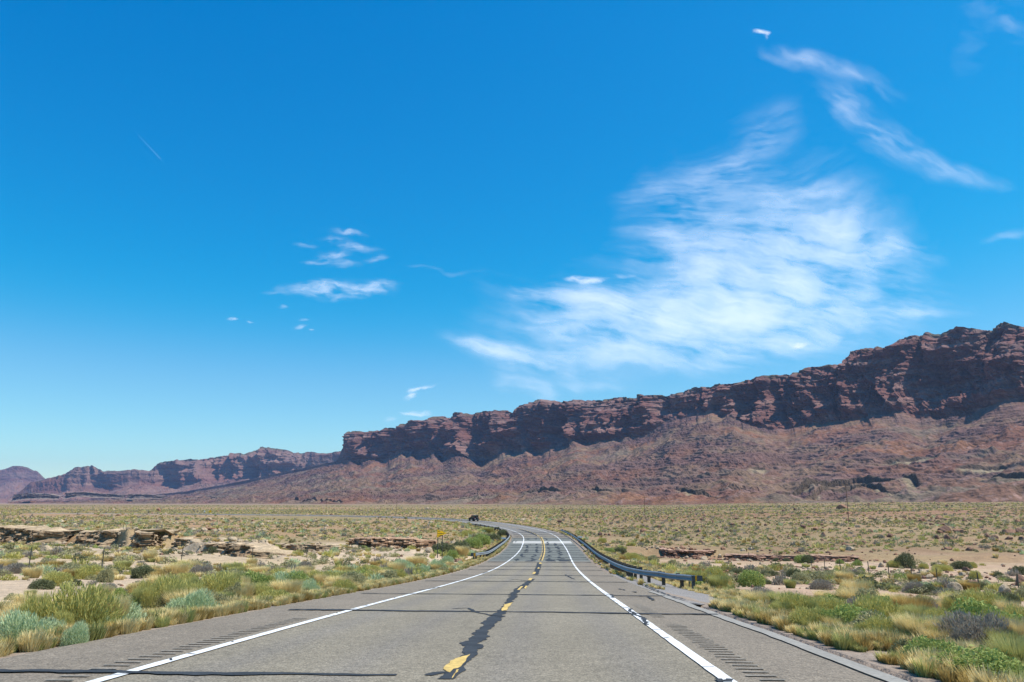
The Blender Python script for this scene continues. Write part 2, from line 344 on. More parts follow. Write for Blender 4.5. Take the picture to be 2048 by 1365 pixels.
# ---------------------------------------------------------------- mesas
def tri_layer(name, label, us, ytab, vb, vf, vt, n, amp, seed, ncol_step, palette, nt=170, ncl=150, topback=500, ledge=1.0, strat=1.0, scarps=()):
    u = np.arange(us[0], us[1], ncol_step); nc = len(u)
    it = lambda tab: np.interp(u, [p[0] for p in tab], [p[1] for p in tab])
    yb, yc = it(ytab[0]), it(ytab[1]); vbb, vff, vtt = it(vb), it(vf), it(vt)
    a = (u - 1024) / F
    xs = a * yc; sa = np.concatenate([[0], np.cumsum(np.hypot(np.diff(xs), np.diff(yc)))])  # arc length along the cliff
    sc_ = np.median(yc) / 3000.
    vsm = vff.copy()
    vff = vff + (fbm(sa / (150 * sc_), sa * 0, o=4, s=seed) - .5) * 26 * np.clip((vff - vtt) / 60, 0, 1)
    vff = vff - ss(.40, .75, fbm(sa / (110 * sc_), sa * 0, o=3, s=seed + 31)) * 10 * np.clip((vff - vtt) / 60, 0, 1) + 6
    vff = np.maximum(vff, vtt + .5)
    zb = zr(vbb, yb) - 4; zc = zr(vff, yc)
    run = (vff - vtt) / F * yc * .86; zt = zr(vtt, yc + run)
    hc = np.clip((vff - vtt) / 60, 0, 1)
    # talus rows
    t = np.linspace(0, 1, nt)[:, None] ** 1.0
    Y1 = yb + (yc - yb) * t; zs = zr(vsm + 4, yc); Z1 = zb + (zs - zb) * (.30 * t + .70 * t ** 2.1) + (zc - zs) * t ** 6
    X1 = a * Y1 / cP
    k = sc_
    # radial drainage ridges running down from the cliff + rounded hills near the base
    q = fbm(X1 / (260 * k), Y1 / (260 * k), o=3, s=seed + 1) - .5
    rid = ridged((sa + 0 * t) / (170 * k) + q * 2.2, t * 1.5 + 0 * a, o=4, s=seed + 2) - .55
    hil = ridged(X1 / (150 * k), Y1 / (190 * k), o=5, s=seed + 3) - .5
    fin = fbm(X1 / (28 * k), Y1 / (36 * k), o=4, s=seed + 4) - .5
    env = ss(0, .10, t) * (1 - .5 * ss(.75, 1, t)); edge = 1 - ss(.90, 1, t)
    Z1 = Z1 + k * edge * (rid * 30 * ss(.2, .7, t) * (1 - .6 * ss(.72, .92, t)) + hil * 44 * env * (1 - .5 * t) + fin * 15 * env)
    oc = ss(.50, .60, fbm(X1 / (330 * k), Y1 / (240 * k), o=4, s=seed + 50)) * ss(.48, .8, t) * (1 - ss(.97, 1, t)) * (vff < 1e9)
    Z1 = Z1 + k * oc * (25 * (ridged(X1 / (75 * k), Y1 / (75 * k), o=5, s=seed + 51, g=.6) - .25))
    # hard beds crossing the slope
    bed = vn(Z1 / (9 * k) + q * 1.5, Z1 * 0, s=seed + 5); patch = ss(.54, .64, fbm(X1 / (420 * k), Y1 / (300 * k), o=3, s=seed + 6)) * ss(.06, .2, t)
    patch = np.maximum(patch, oc * .9); patch = np.maximum(patch, ledge * ss(.84, .97, t) * ss(.38, .55, fbm(X1 / (300 * k), Y1 / (300 * k), o=2, s=seed + 30)) * .9) * strat
    h = 9 * k; tw = 3.2 * (fbm(X1 / (150 * k), Y1 / (150 * k), o=3, s=seed + 45) - .5) + .9 * (fbm(X1 / (28 * k), Y1 / (28 * k), o=2, s=seed + 46) - .5); zz = Z1 / h + tw; fr = zz - np.floor(zz); st = (np.floor(zz) + ss(.35, .75, fr) - tw) * h
    Z1 = lerp(Z1, st, patch * .5)
    dark_m = np.zeros_like(Z1); pale_m = np.zeros_like(Z1)
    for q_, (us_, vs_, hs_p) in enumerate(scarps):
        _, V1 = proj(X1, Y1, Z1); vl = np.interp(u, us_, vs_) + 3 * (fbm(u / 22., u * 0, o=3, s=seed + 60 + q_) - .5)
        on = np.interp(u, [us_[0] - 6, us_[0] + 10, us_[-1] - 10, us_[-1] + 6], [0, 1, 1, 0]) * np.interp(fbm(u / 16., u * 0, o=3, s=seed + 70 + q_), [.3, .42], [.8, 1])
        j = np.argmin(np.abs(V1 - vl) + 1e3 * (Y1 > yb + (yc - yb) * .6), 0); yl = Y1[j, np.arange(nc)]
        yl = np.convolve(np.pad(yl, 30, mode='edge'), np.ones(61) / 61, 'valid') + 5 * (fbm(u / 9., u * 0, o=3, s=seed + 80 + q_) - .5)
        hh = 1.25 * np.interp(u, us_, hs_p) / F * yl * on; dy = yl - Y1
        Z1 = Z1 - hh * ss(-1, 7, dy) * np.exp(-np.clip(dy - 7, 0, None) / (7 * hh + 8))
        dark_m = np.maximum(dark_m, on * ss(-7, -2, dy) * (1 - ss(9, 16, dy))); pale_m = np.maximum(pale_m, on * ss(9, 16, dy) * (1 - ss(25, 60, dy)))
    # cliff rows
    c = np.linspace(0, 1, ncl)[1:, None]
    lay = np.cumsum(.9 + .5 * (H3(np.floor(c * 17), 0 * c, 0 * c, seed) > .72) + 1.1 * (c < .3) + 0.5 * (c > .9), 0); lay = lay / lay[-1]
    Yc = yc + run * lay; Zc = zc + (zt - zc) * c
    sl = sa + 0 * c
    wob = (fbm(sl / (300 * k), Zc / (500 * k), o=3, s=seed + 7) - .5) * 2
    big = ridged(sl / (360 * k) + wob * .5, Zc / (900 * k) + 0 * sl, o=2, s=seed + 8) - .5
    mid = ridged(sl / (90 * k) + wob, Zc / (420 * k), o=3, s=seed + 9) - .55
    sm = ridged(sl / (30 * k), Zc / (170 * k), o=3, s=seed + 10) - .55
    rough = fbm(sl / (120 * k) + wob, Zc / (95 * k), o=6, s=seed + 40, g=.62) - .5
    crk = ridged(sl / (210 * k) + wob * 1.3, Zc / (300 * k), o=5, s=seed + 41, g=.62) - .6
    cell = H3(np.floor(sl / (34 * k) + 1.2 * wob), np.floor(Zc / (48 * k) + 2 * vn(sl / (60 * k), 0 * sl, s=seed + 42)), 0 * sl, seed + 43) - .5
    bd = vn(Zc / (7.5 * k) + wob, Zc * 0 + np.floor(sl / (200 * k)) * 0, s=seed + 11) - .5
    env = (.3 + .7 * ss(0, .2, c)) * hc * (1 - .25 * ss(.9, 1, c))
    hs_ = np.convolve(np.pad(hc, 20, mode='edge'), np.ones(41) / 41, 'valid'); env = env * np.where(hc > 0, np.minimum(1, hs_ ** 2), 1); disp = amp * k * env * (big * 150 + mid * 34 + sm * 26 + bd * 13 + rough * 175 + crk * 165 + cell * 30)
    Zc = Zc + hc * ss(.85, 1, c) * k * ((fbm(sl / (55 * k), 0 * Zc, o=4, s=seed + 12) - .5) * 26 + (vn(sl / (14 * k), 0 * Zc, s=seed + 13) - .5) * 6)
    Xc = a * Yc / cP + n[0] * disp; Yc = Yc + n[1] * disp
    # talus edge follows the displaced foot
    d0 = disp[:1] * ss(.8, 1, t) ** 2
    X1 = X1 + n[0] * d0; Y1 = Y1 + n[1] * d0
    tb = np.linspace(0, 1, 10)[1:, None]
    Yt = Yc[-1:] + topback * k * tb * 1.0; Xt = Xc[-1:] * Yt / Yc[-1:]; Zt = Zc[-1:] - 6 * k * tb * (1 + tb * 20)
    X = np.concatenate([X1, Xc, Xt]); Y = np.concatenate([Y1, Yc, Yt]); Z = np.concatenate([Z1, Zc, Zt])
    T = np.concatenate([t + 0 * a, 1 + c + 0 * a, 2 + tb + 0 * a])
    # colours of the beds themselves
    red, cliff, pale, tal, hot, grey = [np.array(q_) for q_ in palette]
    nA = fbm(X / (240 * k), Y / (240 * k), o=4, s=seed + 20); nB = fbm(X / (60 * k), Y / (60 * k), o=4, s=seed + 21); nC = vn(Z / (6 * k), Z * 0, s=seed + 22)
    nD = fbm(X / (9 * k), Y / (9 * k), o=2, s=seed + 25)
    tcol = mixc(np.broadcast_to(tal, X.shape + (3,)), hot, ss(.52, .64, nA) * .85)
    tcol = mixc(tcol, red, ss(.5, .62, nB) * .5)
    tcol = mixc(tcol, grey, ss(.58, .66, fbm(X / (180 * k), Y / (120 * k), o=3, s=seed + 23)) * .55)
    tcol = mixc(tcol, tal * .55, ss(.60, .70, nD) * .6); tcol = mixc(tcol, pale, ss(.66, .74, nD) * .7)
    tcol = mixc(tcol, cliff, patch_full(np.maximum(patch * .8, oc), X.shape[0]) * (.45 + .55 * ss(.4, .6, nC)))
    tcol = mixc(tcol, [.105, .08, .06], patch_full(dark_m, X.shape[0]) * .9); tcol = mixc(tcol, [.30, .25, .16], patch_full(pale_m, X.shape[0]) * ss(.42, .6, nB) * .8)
    ccol = mixc(np.broadcast_to(cliff, X.shape + (3,)), pale, ss(.5, .75, nC) * .55)
    ccol = mixc(ccol, red, ss(.45, .65, fbm((X + Y) / (200 * k), Z / (160 * k), o=3, s=seed + 24)) * .8)
    ccol = mixc(ccol, pale, ss(.52, .70, fbm((X - Y) / (110 * k), Z / (25 * k), o=3, s=seed + 26)) * .55)
    ccol = mixc(ccol, [.09, .10, .055], ss(1.9, 2.0, T) * ss(.4, .6, nB) * .7)
    C = mixc(tcol, ccol, ss(.97, 1.03, T))
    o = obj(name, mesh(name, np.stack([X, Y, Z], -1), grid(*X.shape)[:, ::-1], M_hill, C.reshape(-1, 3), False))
    tag(o, label, 'mesa', kind='structure')
    return X, Y, Z
def patch_full(p, n):
    r = np.zeros((n, p.shape[1])); r[:p.shape[0]] = p; return r
palA = [(.165, .075, .062), (.145, .087, .079), (.28, .18, .155), (.205, .136, .088), (.22, .105, .062), (.165, .145, .11)]
mesaA = tri_layer('mesa', 'long red sandstone mesa with banded cliffs rising behind the plain to the right', (60, 2620),
    ([(0, 5200), (300, 3600), (700, 1800), (1100, 1150), (1500, 850), (2048, 680), (2600, 600)],
     [(0, 7200), (300, 6200), (700, 4600), (1100, 3300), (1500, 2500), (2048, 1850), (2600, 1500)]),
    [(0, 1006), (700, 1009), (1300, 1012), (2048, 1008), (2600, 1006)],
    [(60, 1006), (150, 1001), (300, 995), (400, 984), (500, 965), (600, 942), (690, 921), (700, 919), (780, 918), (830, 905), (870, 914), (960, 917), (1040, 907), (1110, 898), (1150, 875), (1230, 870), (1300, 862), (1340, 838), (1440, 828), (1500, 842), (1560, 860), (1650, 842), (1760, 828), (1850, 836), (1950, 820), (2048, 800), (2200, 780), (2600, 740)],
    [(60, 1005), (150, 1000), (300, 994), (400, 983), (500, 964), (600, 941), (684, 923), (696, 900), (707, 879), (718, 864), (760, 862), (800, 858), (850, 843), (860, 841), (900, 836), (920, 827), (960, 829), (980, 822), (1030, 824), (1050, 812), (1080, 805), (1130, 803), (1200, 799), (1260, 793), (1330, 790), (1350, 785), (1400, 771), (1470, 768), (1500, 762), (1560, 755), (1600, 746), (1612, 738), (1660, 728), (1690, 726), (1720, 709), (1760, 700), (1800, 687), (1850, 680), (1880, 672), (1910, 664), (1990, 662), (2000, 653), (2020, 648), (2048, 655), (2200, 640), (2600, 600)],
    (-.77, -.63), 1.0, 100, 1.9, palA, nt=420, ncl=210, scarps=[([1035, 1080, 1130, 1180, 1250], [984, 980, 981, 983, 986], [8, 9, 8, 8, 5]), ([1340, 1375, 1405, 1440], [980, 973, 975, 982], [7, 11, 9, 6]), ([1352, 1380, 1420], [990, 986, 989], [5, 7, 4]),
        ([1540, 1580, 1630, 1700, 1760, 1810], [984, 968, 958, 953, 957, 966], [9, 13, 15, 13, 12, 8]), ([1545, 1600, 1660, 1720, 1770], [994, 982, 972, 974, 982], [7, 10, 9, 9, 6]), ([1930, 1970, 2010, 2060, 2200], [951, 949, 954, 955, 952], [8, 10, 9, 12, 10]), ([1990, 2060, 2200], [968, 966, 962], [8, 10, 8]),
        ([1880, 1930, 1990], [938, 932, 928], [5, 8, 5]), ([590, 630, 660, 700], [1003, 1002, 1004, 1007], [5, 6, 5, 3]), ([400, 440, 480], [996, 994, 996], [3, 4, 3]), ([820, 860, 900], [1003, 1002, 1004], [4, 5, 4]), ([1480, 1510, 1530], [945, 941, 944], [4, 7, 4]), ([1740, 1800, 1850], [925, 920, 915], [4, 6, 4])])
palB = [(.19, .085, .065), (.16, .09, .08), (.30, .19, .155), (.24, .15, .12), (.24, .12, .085), (.19, .15, .13)]
mesaB = tri_layer('distant_mesa', 'hazy purple mesa with cliffs beyond the left end of the long mesa', (60, 800),
    ([(0, 6200), (400, 5600), (800, 5200)], [(0, 8200), (400, 7600), (800, 7000)]),
    [(0, 1006), (800, 1006)],
    [(60, 1004), (130, 986), (200, 980), (300, 976), (450, 965), (520, 960), (600, 950), (700, 935), (800, 925)],
    [(60, 1003), (100, 966), (130, 958), (150, 952), (180, 937), (215, 933), (240, 940), (265, 942), (300, 937), (320, 940), (345, 925), (370, 920), (420, 917), (470, 912), (495, 907), (510, 912), (520, 908), (530, 897), (545, 893), (570, 900), (590, 903), (610, 906), (650, 908), (680, 906), (700, 903), (800, 900)],
    (-.5, -.86), .75, 200, 1.9, palB, nt=120, ncl=110)
mesaC = tri_layer('far_butte', 'pale purple pyramid shaped butte at the far left horizon', (-500, 240),
    ([(-500, 8600), (300, 8600)], [(-500, 11500), (300, 11500)]),
    [(-500, 1006), (300, 1006)],
    [(-500, 970), (0, 965), (40, 962), (70, 958), (110, 966), (130, 975), (200, 1000)],
    [(-500, 945), (-200, 940), (-100, 950), (0, 953), (20, 949), (37, 940), (55, 934), (68, 931), (82, 933), (110, 944), (127, 959), (150, 975), (200, 999), (240, 1004)],
    (0, -1), .5, 300, 2.2, palB, nt=90, ncl=60)

# ---------------------------------------------------------------- road
def ribbon(s, l0, l1, h, ncross=2):
    s = np.asarray(s, float)[:, None]; t = np.linspace(0, 1, ncross)[None]
    l = np.asarray(l0, float).reshape(-1, 1) * (1 - t) + np.asarray(l1, float).reshape(-1, 1) * t
    x, y, z = road(s, l); hh = h * (1 + np.clip(s, 0, None) / 60)
    return np.stack([x, y, z + hh], -1), grid(*x.shape)
class Sheets:
    def __init__(s): s.V = []; s.F = []; s.n = 0
    def add(s, V, Fc):
        V = V.reshape(-1, 3); s.V.append(V); s.F.append(Fc + s.n); s.n += len(V); return s
    def rib(s, *a, **k): return s.add(*ribbon(*a, **k))
    def build(s, name, m, parent=None): return obj(name, mesh(name, np.concatenate(s.V), np.concatenate(s.F)[:, ::-1], m), parent)
sr = np.concatenate([np.arange(-12, 60, .35), np.arange(60, 400, 1.)]); ncr = 45
eL = -5.95 - .12 * fbm(sr / 1.2, sr * 0, o=3, s=40) - .2 * vn(sr / 9, sr * 0, s=41); eR = 5.75 + .10 * fbm(sr / 1.2, sr * 0, o=3, s=42)
t = np.linspace(0, 1, ncr)[None]; lr = eL[:, None] * (1 - t) + eR[:, None] * t; s2 = sr[:, None] + 0 * lr
x, y, z = road(s2, lr)
z = z - .015 * np.abs(lr) / 6
base = np.broadcast_to([.235, .205, .150], x.shape + (3,)).copy()
base = mixc(base, [.205, .168, .13], ss(3.7, 3.95, np.abs(lr)) * .6)                   # older brown shoulders
wp = np.exp(-((np.abs(np.abs(lr) - 1.85) - .85) / .35) ** 2); base = mixc(base, [.17, .158, .15], wp * .35)   # wheel paths
deck = ss(88, 90, s2) * (1 - ss(163, 166, s2)); base = mixc(base, [.145, .16, .145], deck * .8)
old = ss(166, 190, s2); base = mixc(base, [.17, .165, .16], old * .6)
slab = ss(142.5, 142.9, s2) * (1 - ss(151.5, 152, s2))
base = base * (1 + .12 * (fbm(s2 / 6, lr / .8, o=3, s=44) - .5))[..., None]
Vr = np.stack([x, y, z], -1)
# side skirts so the slab has real thickness
sk = Vr[:, :1] - np.array([0, 0, .25]); sk2 = Vr[:, -1:] - np.array([0, 0, .25])
Vr2 = np.concatenate([sk, Vr, sk2], 1); Cr = np.concatenate([base[:, [0]], base, base[:, [-1]]], 1)
roado = obj('road', mesh('road', Vr2, grid(*Vr2.shape[:2])[:, ::-1], M_asph, Cr.reshape(-1, 3), False))
tag(roado, 'two lane asphalt road dipping over a wash and curving left', 'road', kind='structure')
rng = np.random.default_rng(7)
ZL = -.015 / 6   # crown
# bridge approach slab of pale concrete
Sheets().rib(np.arange(143, 151.6, .5), np.full(18, -5.6), np.full(18, 5.5), .004, ncross=12).build('concrete_slab', M_conc, roado)
# pale seam at the pavement edges
ss_ = np.arange(-10, 33, .3); e = np.interp(ss_, sr, eR)
j = .05 * fbm(ss_ / .8, ss_ * 0, o=3, s=46)
Sheets().rib(ss_, e - .24 - j, e - .02, .004).build('pavement_edge', M_edge, roado)
# apron at the end of the right rail
ap_s = np.arange(24, 60, .5); w0 = np.interp(ap_s, [24, 30, 36, 45, 60], [.15, 1.9, 3.0, 2.8, 2.2]) + .25 * fbm(ap_s / 1.5, ap_s * 0, o=3, s=47)
Vx, Fx = ribbon(ap_s, np.interp(ap_s, sr, eR) - .02, np.interp(ap_s, sr, eR) + w0, .0, ncross=8); Vx[..., 2] -= .012 + .30 * np.linspace(0, 1, 8)[None] * np.interp(ap_s, [24, 31, 44, 60], [0, 1, 1, .2])[:, None]
obj('paved_apron', mesh('paved_apron', Vx, Fx[:, ::-1], M_asph, np.broadcast_to([.24, .22, .20], (Vx.shape[0] * Vx.shape[1], 3))), roado)
# white edge lines
for l0 in (-3.65, 3.65):
    S = np.concatenate([np.arange(-8, 60, .15), np.arange(60, 350, 1.)])
    wd = .085 + .012 * (vn(S / .5, S * 0, s=51) - .5)
    Sheets().rib(S, l0 - wd, l0 + wd, .005).build('edge_line', M_white, roado)
# yellow centre markings: solid right stripe over the bridge, broken left stripe
def cl(u, v): return rd(u, v)
Y = Sheets()
S = np.arange(91, 168, .5); Y.rib(S, 0 * S + .10, 0 * S + .26 + .04 * vn(S, S * 0, s=52), .005)
for a in np.arange(92, 330, 4.0):
    ln = 2.0 if a < 168 else 2.8
    S = np.arange(a, a + ln, .3); Y.rib(S, -.24 + 0 * S, -.06 + 0 * S, .005)
def blob(pts, h):      # ragged paint patch from outline in road coordinates
    pts = np.array(pts, float); c = pts.mean(0); out = []
    for i in range(len(pts)):
        p, q = pts[i], pts[(i + 1) % len(pts)]
        for f in np.linspace(0, 1, 5)[:-1]: out.append(lerp(p, q, f) + rng.normal(0, .012, 2) * [3, 1])
    out = np.array([c] + out); x, y, z = road(out[:, 0], out[:, 1]); n = len(out) - 1
    V = np.stack([x, y, z + h * (1 + out[:, 0] / 60)], -1)
    return V, np.array([(0, 1 + i, 1 + (i + 1) % n, 0) for i in range(n)])[:, [0, 2, 1, 1]]
def patch(uvs, name, m, h=.005):
    V, Fq = blob([rd(*p) for p in uvs], h)
    return V, Fq[:, :3][:, ::-1]
yp = [[(888, 1345), (905, 1326), (925, 1312), (942, 1308), (941, 1315), (918, 1331), (900, 1345)],
      [(898, 1354), (908, 1344), (918, 1338), (914, 1346), (906, 1356)],
      [(1003, 1222), (1008, 1210), (1026, 1206), (1021, 1215), (1014, 1223)],
      [(1034, 1180), (1042, 1173), (1047, 1174), (1040, 1182)], [(1048, 1177), (1052, 1172), (1054, 1173), (1050, 1178)],
      [(1055, 1161), (1060, 1157), (1065, 1157), (1061, 1161)], [(1065, 1149), (1068, 1144.5), (1072, 1144.5), (1070, 1149)],
      [(1074, 1138), (1075, 1135.5), (1079, 1135.5), (1079, 1138)], [(1078, 1128.5), (1079, 1126), (1083, 1126), (1083, 1128.5)]]
VV = []; FF = []; n = 0
for q in yp:
    V, Fq = patch(q, '', None, .0085); VV.append(V); FF.append(Fq + n); n += len(V)
obj('centre_dash', mesh('centre_dash', np.concatenate(VV), np.concatenate(FF)[:, ::-1], M_yellow), roado)
Y.build('centre_line', M_yellow, roado)
# tar
T = Sheets()
def tarline(pts, wid, jit=.35, step=.06, h=.0065, wob=.05):   # pts in road coords, wid half widths
    pts = np.array(pts, float); d = np.concatenate([[0], np.cumsum(np.hypot(np.diff(pts[:, 0]), np.diff(pts[:, 1])))])
    n = max(6, int(d[-1] / step)); q = np.linspace(0, d[-1], n); sd_ = rng.random() * 99
    p = np.stack([np.interp(q, d, pts[:, 0]), np.interp(q, d, pts[:, 1])], 1)
    tg = np.gradient(p, axis=0); tg /= np.linalg.norm(tg, axis=1)[:, None] + 1e-9; nn = np.stack([-tg[:, 1], tg[:, 0]], 1)
    p = p + nn * (wob * 2 * (fbm(q / .5 + sd_, q * 0, o=3, s=61) - .5))[:, None]
    wd = np.interp(q, d, np.broadcast_to(wid, (len(pts),)))
    a = wd * (1 + jit * 2 * (fbm(q / .22 + sd_, q * 0, o=3, s=62) - .5)); b = wd * (1 + jit * 2 * (fbm(q / .22 + sd_, q * 0 + 9, o=3, s=63) - .5))
    P2 = np.stack([p + nn * a[:, None], p, p - nn * b[:, None]], 1)
    x, y, z = road(P2[..., 0], P2[..., 1]); T.add(np.stack([x, y, z + h * (1 + np.clip(P2[..., 0], 0, None) / 60)], -1), grid(n, 3)[:, ::-1])
cpx = [(884, 1364, .10), (897, 1350, .12), (925, 1330, .08), (945, 1314, .11), (948, 1292, .15), (962, 1274, .15), (975, 1258, .11), (985, 1240, .16), (998, 1228, .14), (1008, 1215, .08), (1024, 1193, .12), (1036, 1180, .13), (1050, 1170, .15), (1064, 1160, .14), (1067, 1158, .05)]
pr = [rd(u, v) for u, v, _ in cpx]; tarline(pr, [w_ * 1.0 for *_, w_ in cpx], jit=.42, wob=.09)
cpx = [(1071, 1150, .16), (1073, 1143, .20), (1076, 1134, .22), (1079, 1126, .22)]
tarline([rd(u, v) for u, v, _ in cpx], [w_ for *_, w_ in cpx], jit=.5, h=.0055)
# cross cracks
for v_c, wl, w in [(1354, -5.9, .02), (1226, -5.3, .03), (1190, -5.6, .028), (1163, -5.6, .04), (1151, -5.6, .03), (1140, -5.8, .04), (1133, -5.8, .04), (1125, -5.8, .05), (1119, -5.8, .04), (1115, -5.8, .05), (1110, -5.8, .04), (1106, -5.8, .04), (1101, -5.8, .05), (1096, -5.8, .05), (1091, -5.8, .05), (1078, -5.8, .05), (1074, -5.5, .05), (1070, -5.5, .06), (1066, -5, .06)]:
    c0 = rd(np.interp(v_c, [1066, 1110, 1160, 1226, 1354], [1060, 1089, 1062, 1004, 890]), v_c)[0]
    le = 5.7; tilt = rng.normal(0, .012)
    ls = np.linspace(wl, le, 14); sl = c0 + tilt * ls + rng.normal(0, .05, 14) - .035 * ls * (c0 > 7)
    if v_c == 1354: ls = np.linspace(-6, -.3, 10); sl = c0 + rng.normal(0, .03, 10)
    tarline(np.stack([sl, ls], 1), (.045 + 1.6 * w + .0022 * c0) * rng.uniform(.6, 1.3, len(ls)), jit=.5, wob=.06)
# forks and splashes of tar
for L_ in ([(926, 1221), (960, 1226), (1000, 1234)], [(905, 1219), (935, 1218), (950, 1222)], [(860, 1359), (880, 1350), (900, 1349)], [(1018, 1161), (1030, 1160), (1058, 1163)],
          [(1130, 1150), (1137, 1154), (1142, 1157), (1150, 1159)], [(1236, 1178), (1244, 1180), (1251, 1181)], [(1262, 1183), (1268, 1185), (1271, 1186)], [(1275, 1191), (1296, 1195), (1307, 1200)],
          [(1212, 1189), (1222, 1191), (1228, 1196)], [(1258, 1217), (1268, 1229), (1277, 1234), (1286, 1240), (1296, 1248)], [(1270, 1234), (1277, 1234)], [(1178, 1163), (1183, 1163)], [(1440, 1356), (1450, 1364), (1462, 1364)],
          [(1283, 1167), (1310, 1180), (1340, 1191), (1370, 1199)], [(1385, 1207), (1402, 1211)], [(840, 1181), (862, 1178), (880, 1174)], [(965, 1148), (975, 1144)], [(968, 1163), (976, 1163)], [(1000, 1092), (1018, 1088)], [(1025, 1083.5), (1029, 1080)], [(1030, 1085), (1034, 1082)]):
    pts = [rd(*p) for p in L_]; tarline(pts, .05 if len(L_) > 2 else .07, jit=.8, wob=.05)
for l0 in (-3.65, 3.65):
    for s_ in np.concatenate([rng.uniform(4, 40, 26), rng.uniform(40, 140, 30)]):
        tarline([(s_, l0 - .09), (s_ + rng.normal(0, .1), l0 + rng.uniform(-.02, .1))], rng.uniform(.008, .02) * (1 + s_ / 25), jit=.6, step=.02, wob=.03)
for l0 in (-2.75, -1.05, .95, 2.35):
    a = 90
    while a < 162:
        b = a + rng.uniform(5, 14); S = np.arange(a, min(b, 163), 1.5)
        if len(S) > 2 and not (142 < a < 149):
            tarline([(q, l0 + rng.normal(0, .18)) for q in S], rng.uniform(.07, .26, len(S)), jit=.7, step=.3, wob=.15, h=.0045)
        a = b + rng.uniform(1, 6)
for a, b, l0, l1 in ((89.3, 93, .5, 1.7), (89.5, 92.4, 2.3, 3.5), (89, 91, -1.7, -.7)):
    for q in np.arange(a, b, .7): tarline([(q, l0 + rng.normal(0, .15)), (q + .1, l1 + rng.normal(0, .15))], .38, jit=.6, step=.2, h=.0045)
tarline([(s_, .0 + .05 * math.sin(s_)) for s_ in np.arange(91, 170, 4.)], .10, jit=.4, step=.4, h=.0042)
tarline([(s_, -.5 - .1 * math.sin(s_ / 5)) for s_ in np.arange(172, 205, 4.)], [.1, .3, .5, .6, .5, .6, .5, .2, .1], jit=.4, step=.4, h=.0042)
tarline([(s_, 2.2) for s_ in np.arange(235, 300, 5.)], .35, jit=.7, step=.6, h=.0042)
for l0 in (-1.1, 1.4):
    tarline([(s_, l0) for s_ in np.arange(250, 330, 5.)], .28, jit=.7, step=.6, h=.0042)
T.build('crack_sealing', M_tar, roado)
# rumble strips: flat ticks on the shoulders, groove shade painted into their colour
M_rum = mat('groove_shade_tint', (.20, .182, .15), rough=.95, noise=[(6, .3), (30, .3)])
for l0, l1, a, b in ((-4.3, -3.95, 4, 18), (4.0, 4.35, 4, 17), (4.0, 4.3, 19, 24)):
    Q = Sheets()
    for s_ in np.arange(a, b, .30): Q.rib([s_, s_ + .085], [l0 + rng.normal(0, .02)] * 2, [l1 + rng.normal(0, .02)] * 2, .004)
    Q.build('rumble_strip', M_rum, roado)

# ---------------------------------------------------------------- guardrails
def guardrail(top, label, sgn, posts_to, name='guardrail', dz=lambda s: 0 * s):
    # top: (s, l) along the rail, road coordinates
    top = np.array(top, float); s = np.arange(top[0, 0], top[-1, 0] + .01, .5); l = np.interp(s, top[:, 0], top[:, 1])
    k = np.ones(9) / 9; lp = np.pad(l, 4, mode='reflect', reflect_type='odd'); l = np.convolve(lp, k, 'valid')
    x0, y0, z0 = road(s[0], l[0]); root = empty(name, (x0, y0, z0 - .05)); tag(root, label, 'guardrail', 'steel guardrails beside the road'); o = np.array([x0, y0, z0 - .05])
    prof = [(0, .75), (.05, .72), (.082, .685), (.05, .645), (.012, .62), (.0, .595), (.012, .57), (.05, .545), (.082, .505), (.05, .465), (0, .44)]   # W beam
    rows_ = []
    for off, hh in prof:
        x, y, z = road(s, l - sgn * off, hh + dz(s)); rows_.append(np.stack([x, y, z], -1))
    Vr_ = np.array(rows_) - o; n = len(s)
    back = Vr_.copy(); X_, Y_, _z = road(s, l - sgn * (-.006)); 
    me = mesh('rail', Vr_, grid(len(prof), n), M_steel); ob = obj('rail', me, root)
    sm = ob.modifiers.new('t', 'SOLIDIFY'); sm.thickness = .004
    for s_ in np.arange(s[0] + 1.9, s[-1], 1.905):
        if s_ > posts_to and (int(s_ / 1.905) % 2): continue
        lq = np.interp(s_, s, l); X_, Y_, Z_ = road(s_, lq + sgn * .30, float(dz(s_))); t_ = np.interp(s_, sg, th)
        p = MB().box((0, 0, .36 if s_ > s[0] + 7 else .31), (.18, .20, 1.0 if s_ > s[0] + 7 else .86)).build('post', M_wood, root, np.array([X_, Y_, Z_]) - o, -t_)
        MB().box((-sgn * .19, 0, .64 if s_ > s[0] + 7 else .6), (.19, .15, .38)).build('blockout', M_wood, p)
    return root, o, s, l
rt = [(1386, 1151), (1350, 1147), (1308, 1144), (1260, 1136), (1212, 1116.5), (1165, 1083.5), (1136, 1065), (1121, 1059)]
rh = [.44, .47, .53, .63, .75, .75, .75, .75]; rp = [rd(u, v, h_) for (u, v), h_ in zip(rt, rh)]
dzR = lambda q: np.interp(q, [p_[0] for p_ in rp], [h_ - .75 for h_ in rh])
print('right rail', rp)
for i in range(1, len(rp)):
    if rp[i][0] <= rp[i - 1][0] + .5: rp[i] = (rp[i - 1][0] + .6, rp[i][1])
rootR, oR, sR, lR = guardrail(rp, 'long steel guardrail on timber posts along the right shoulder', 1, 150, dz=dzR)
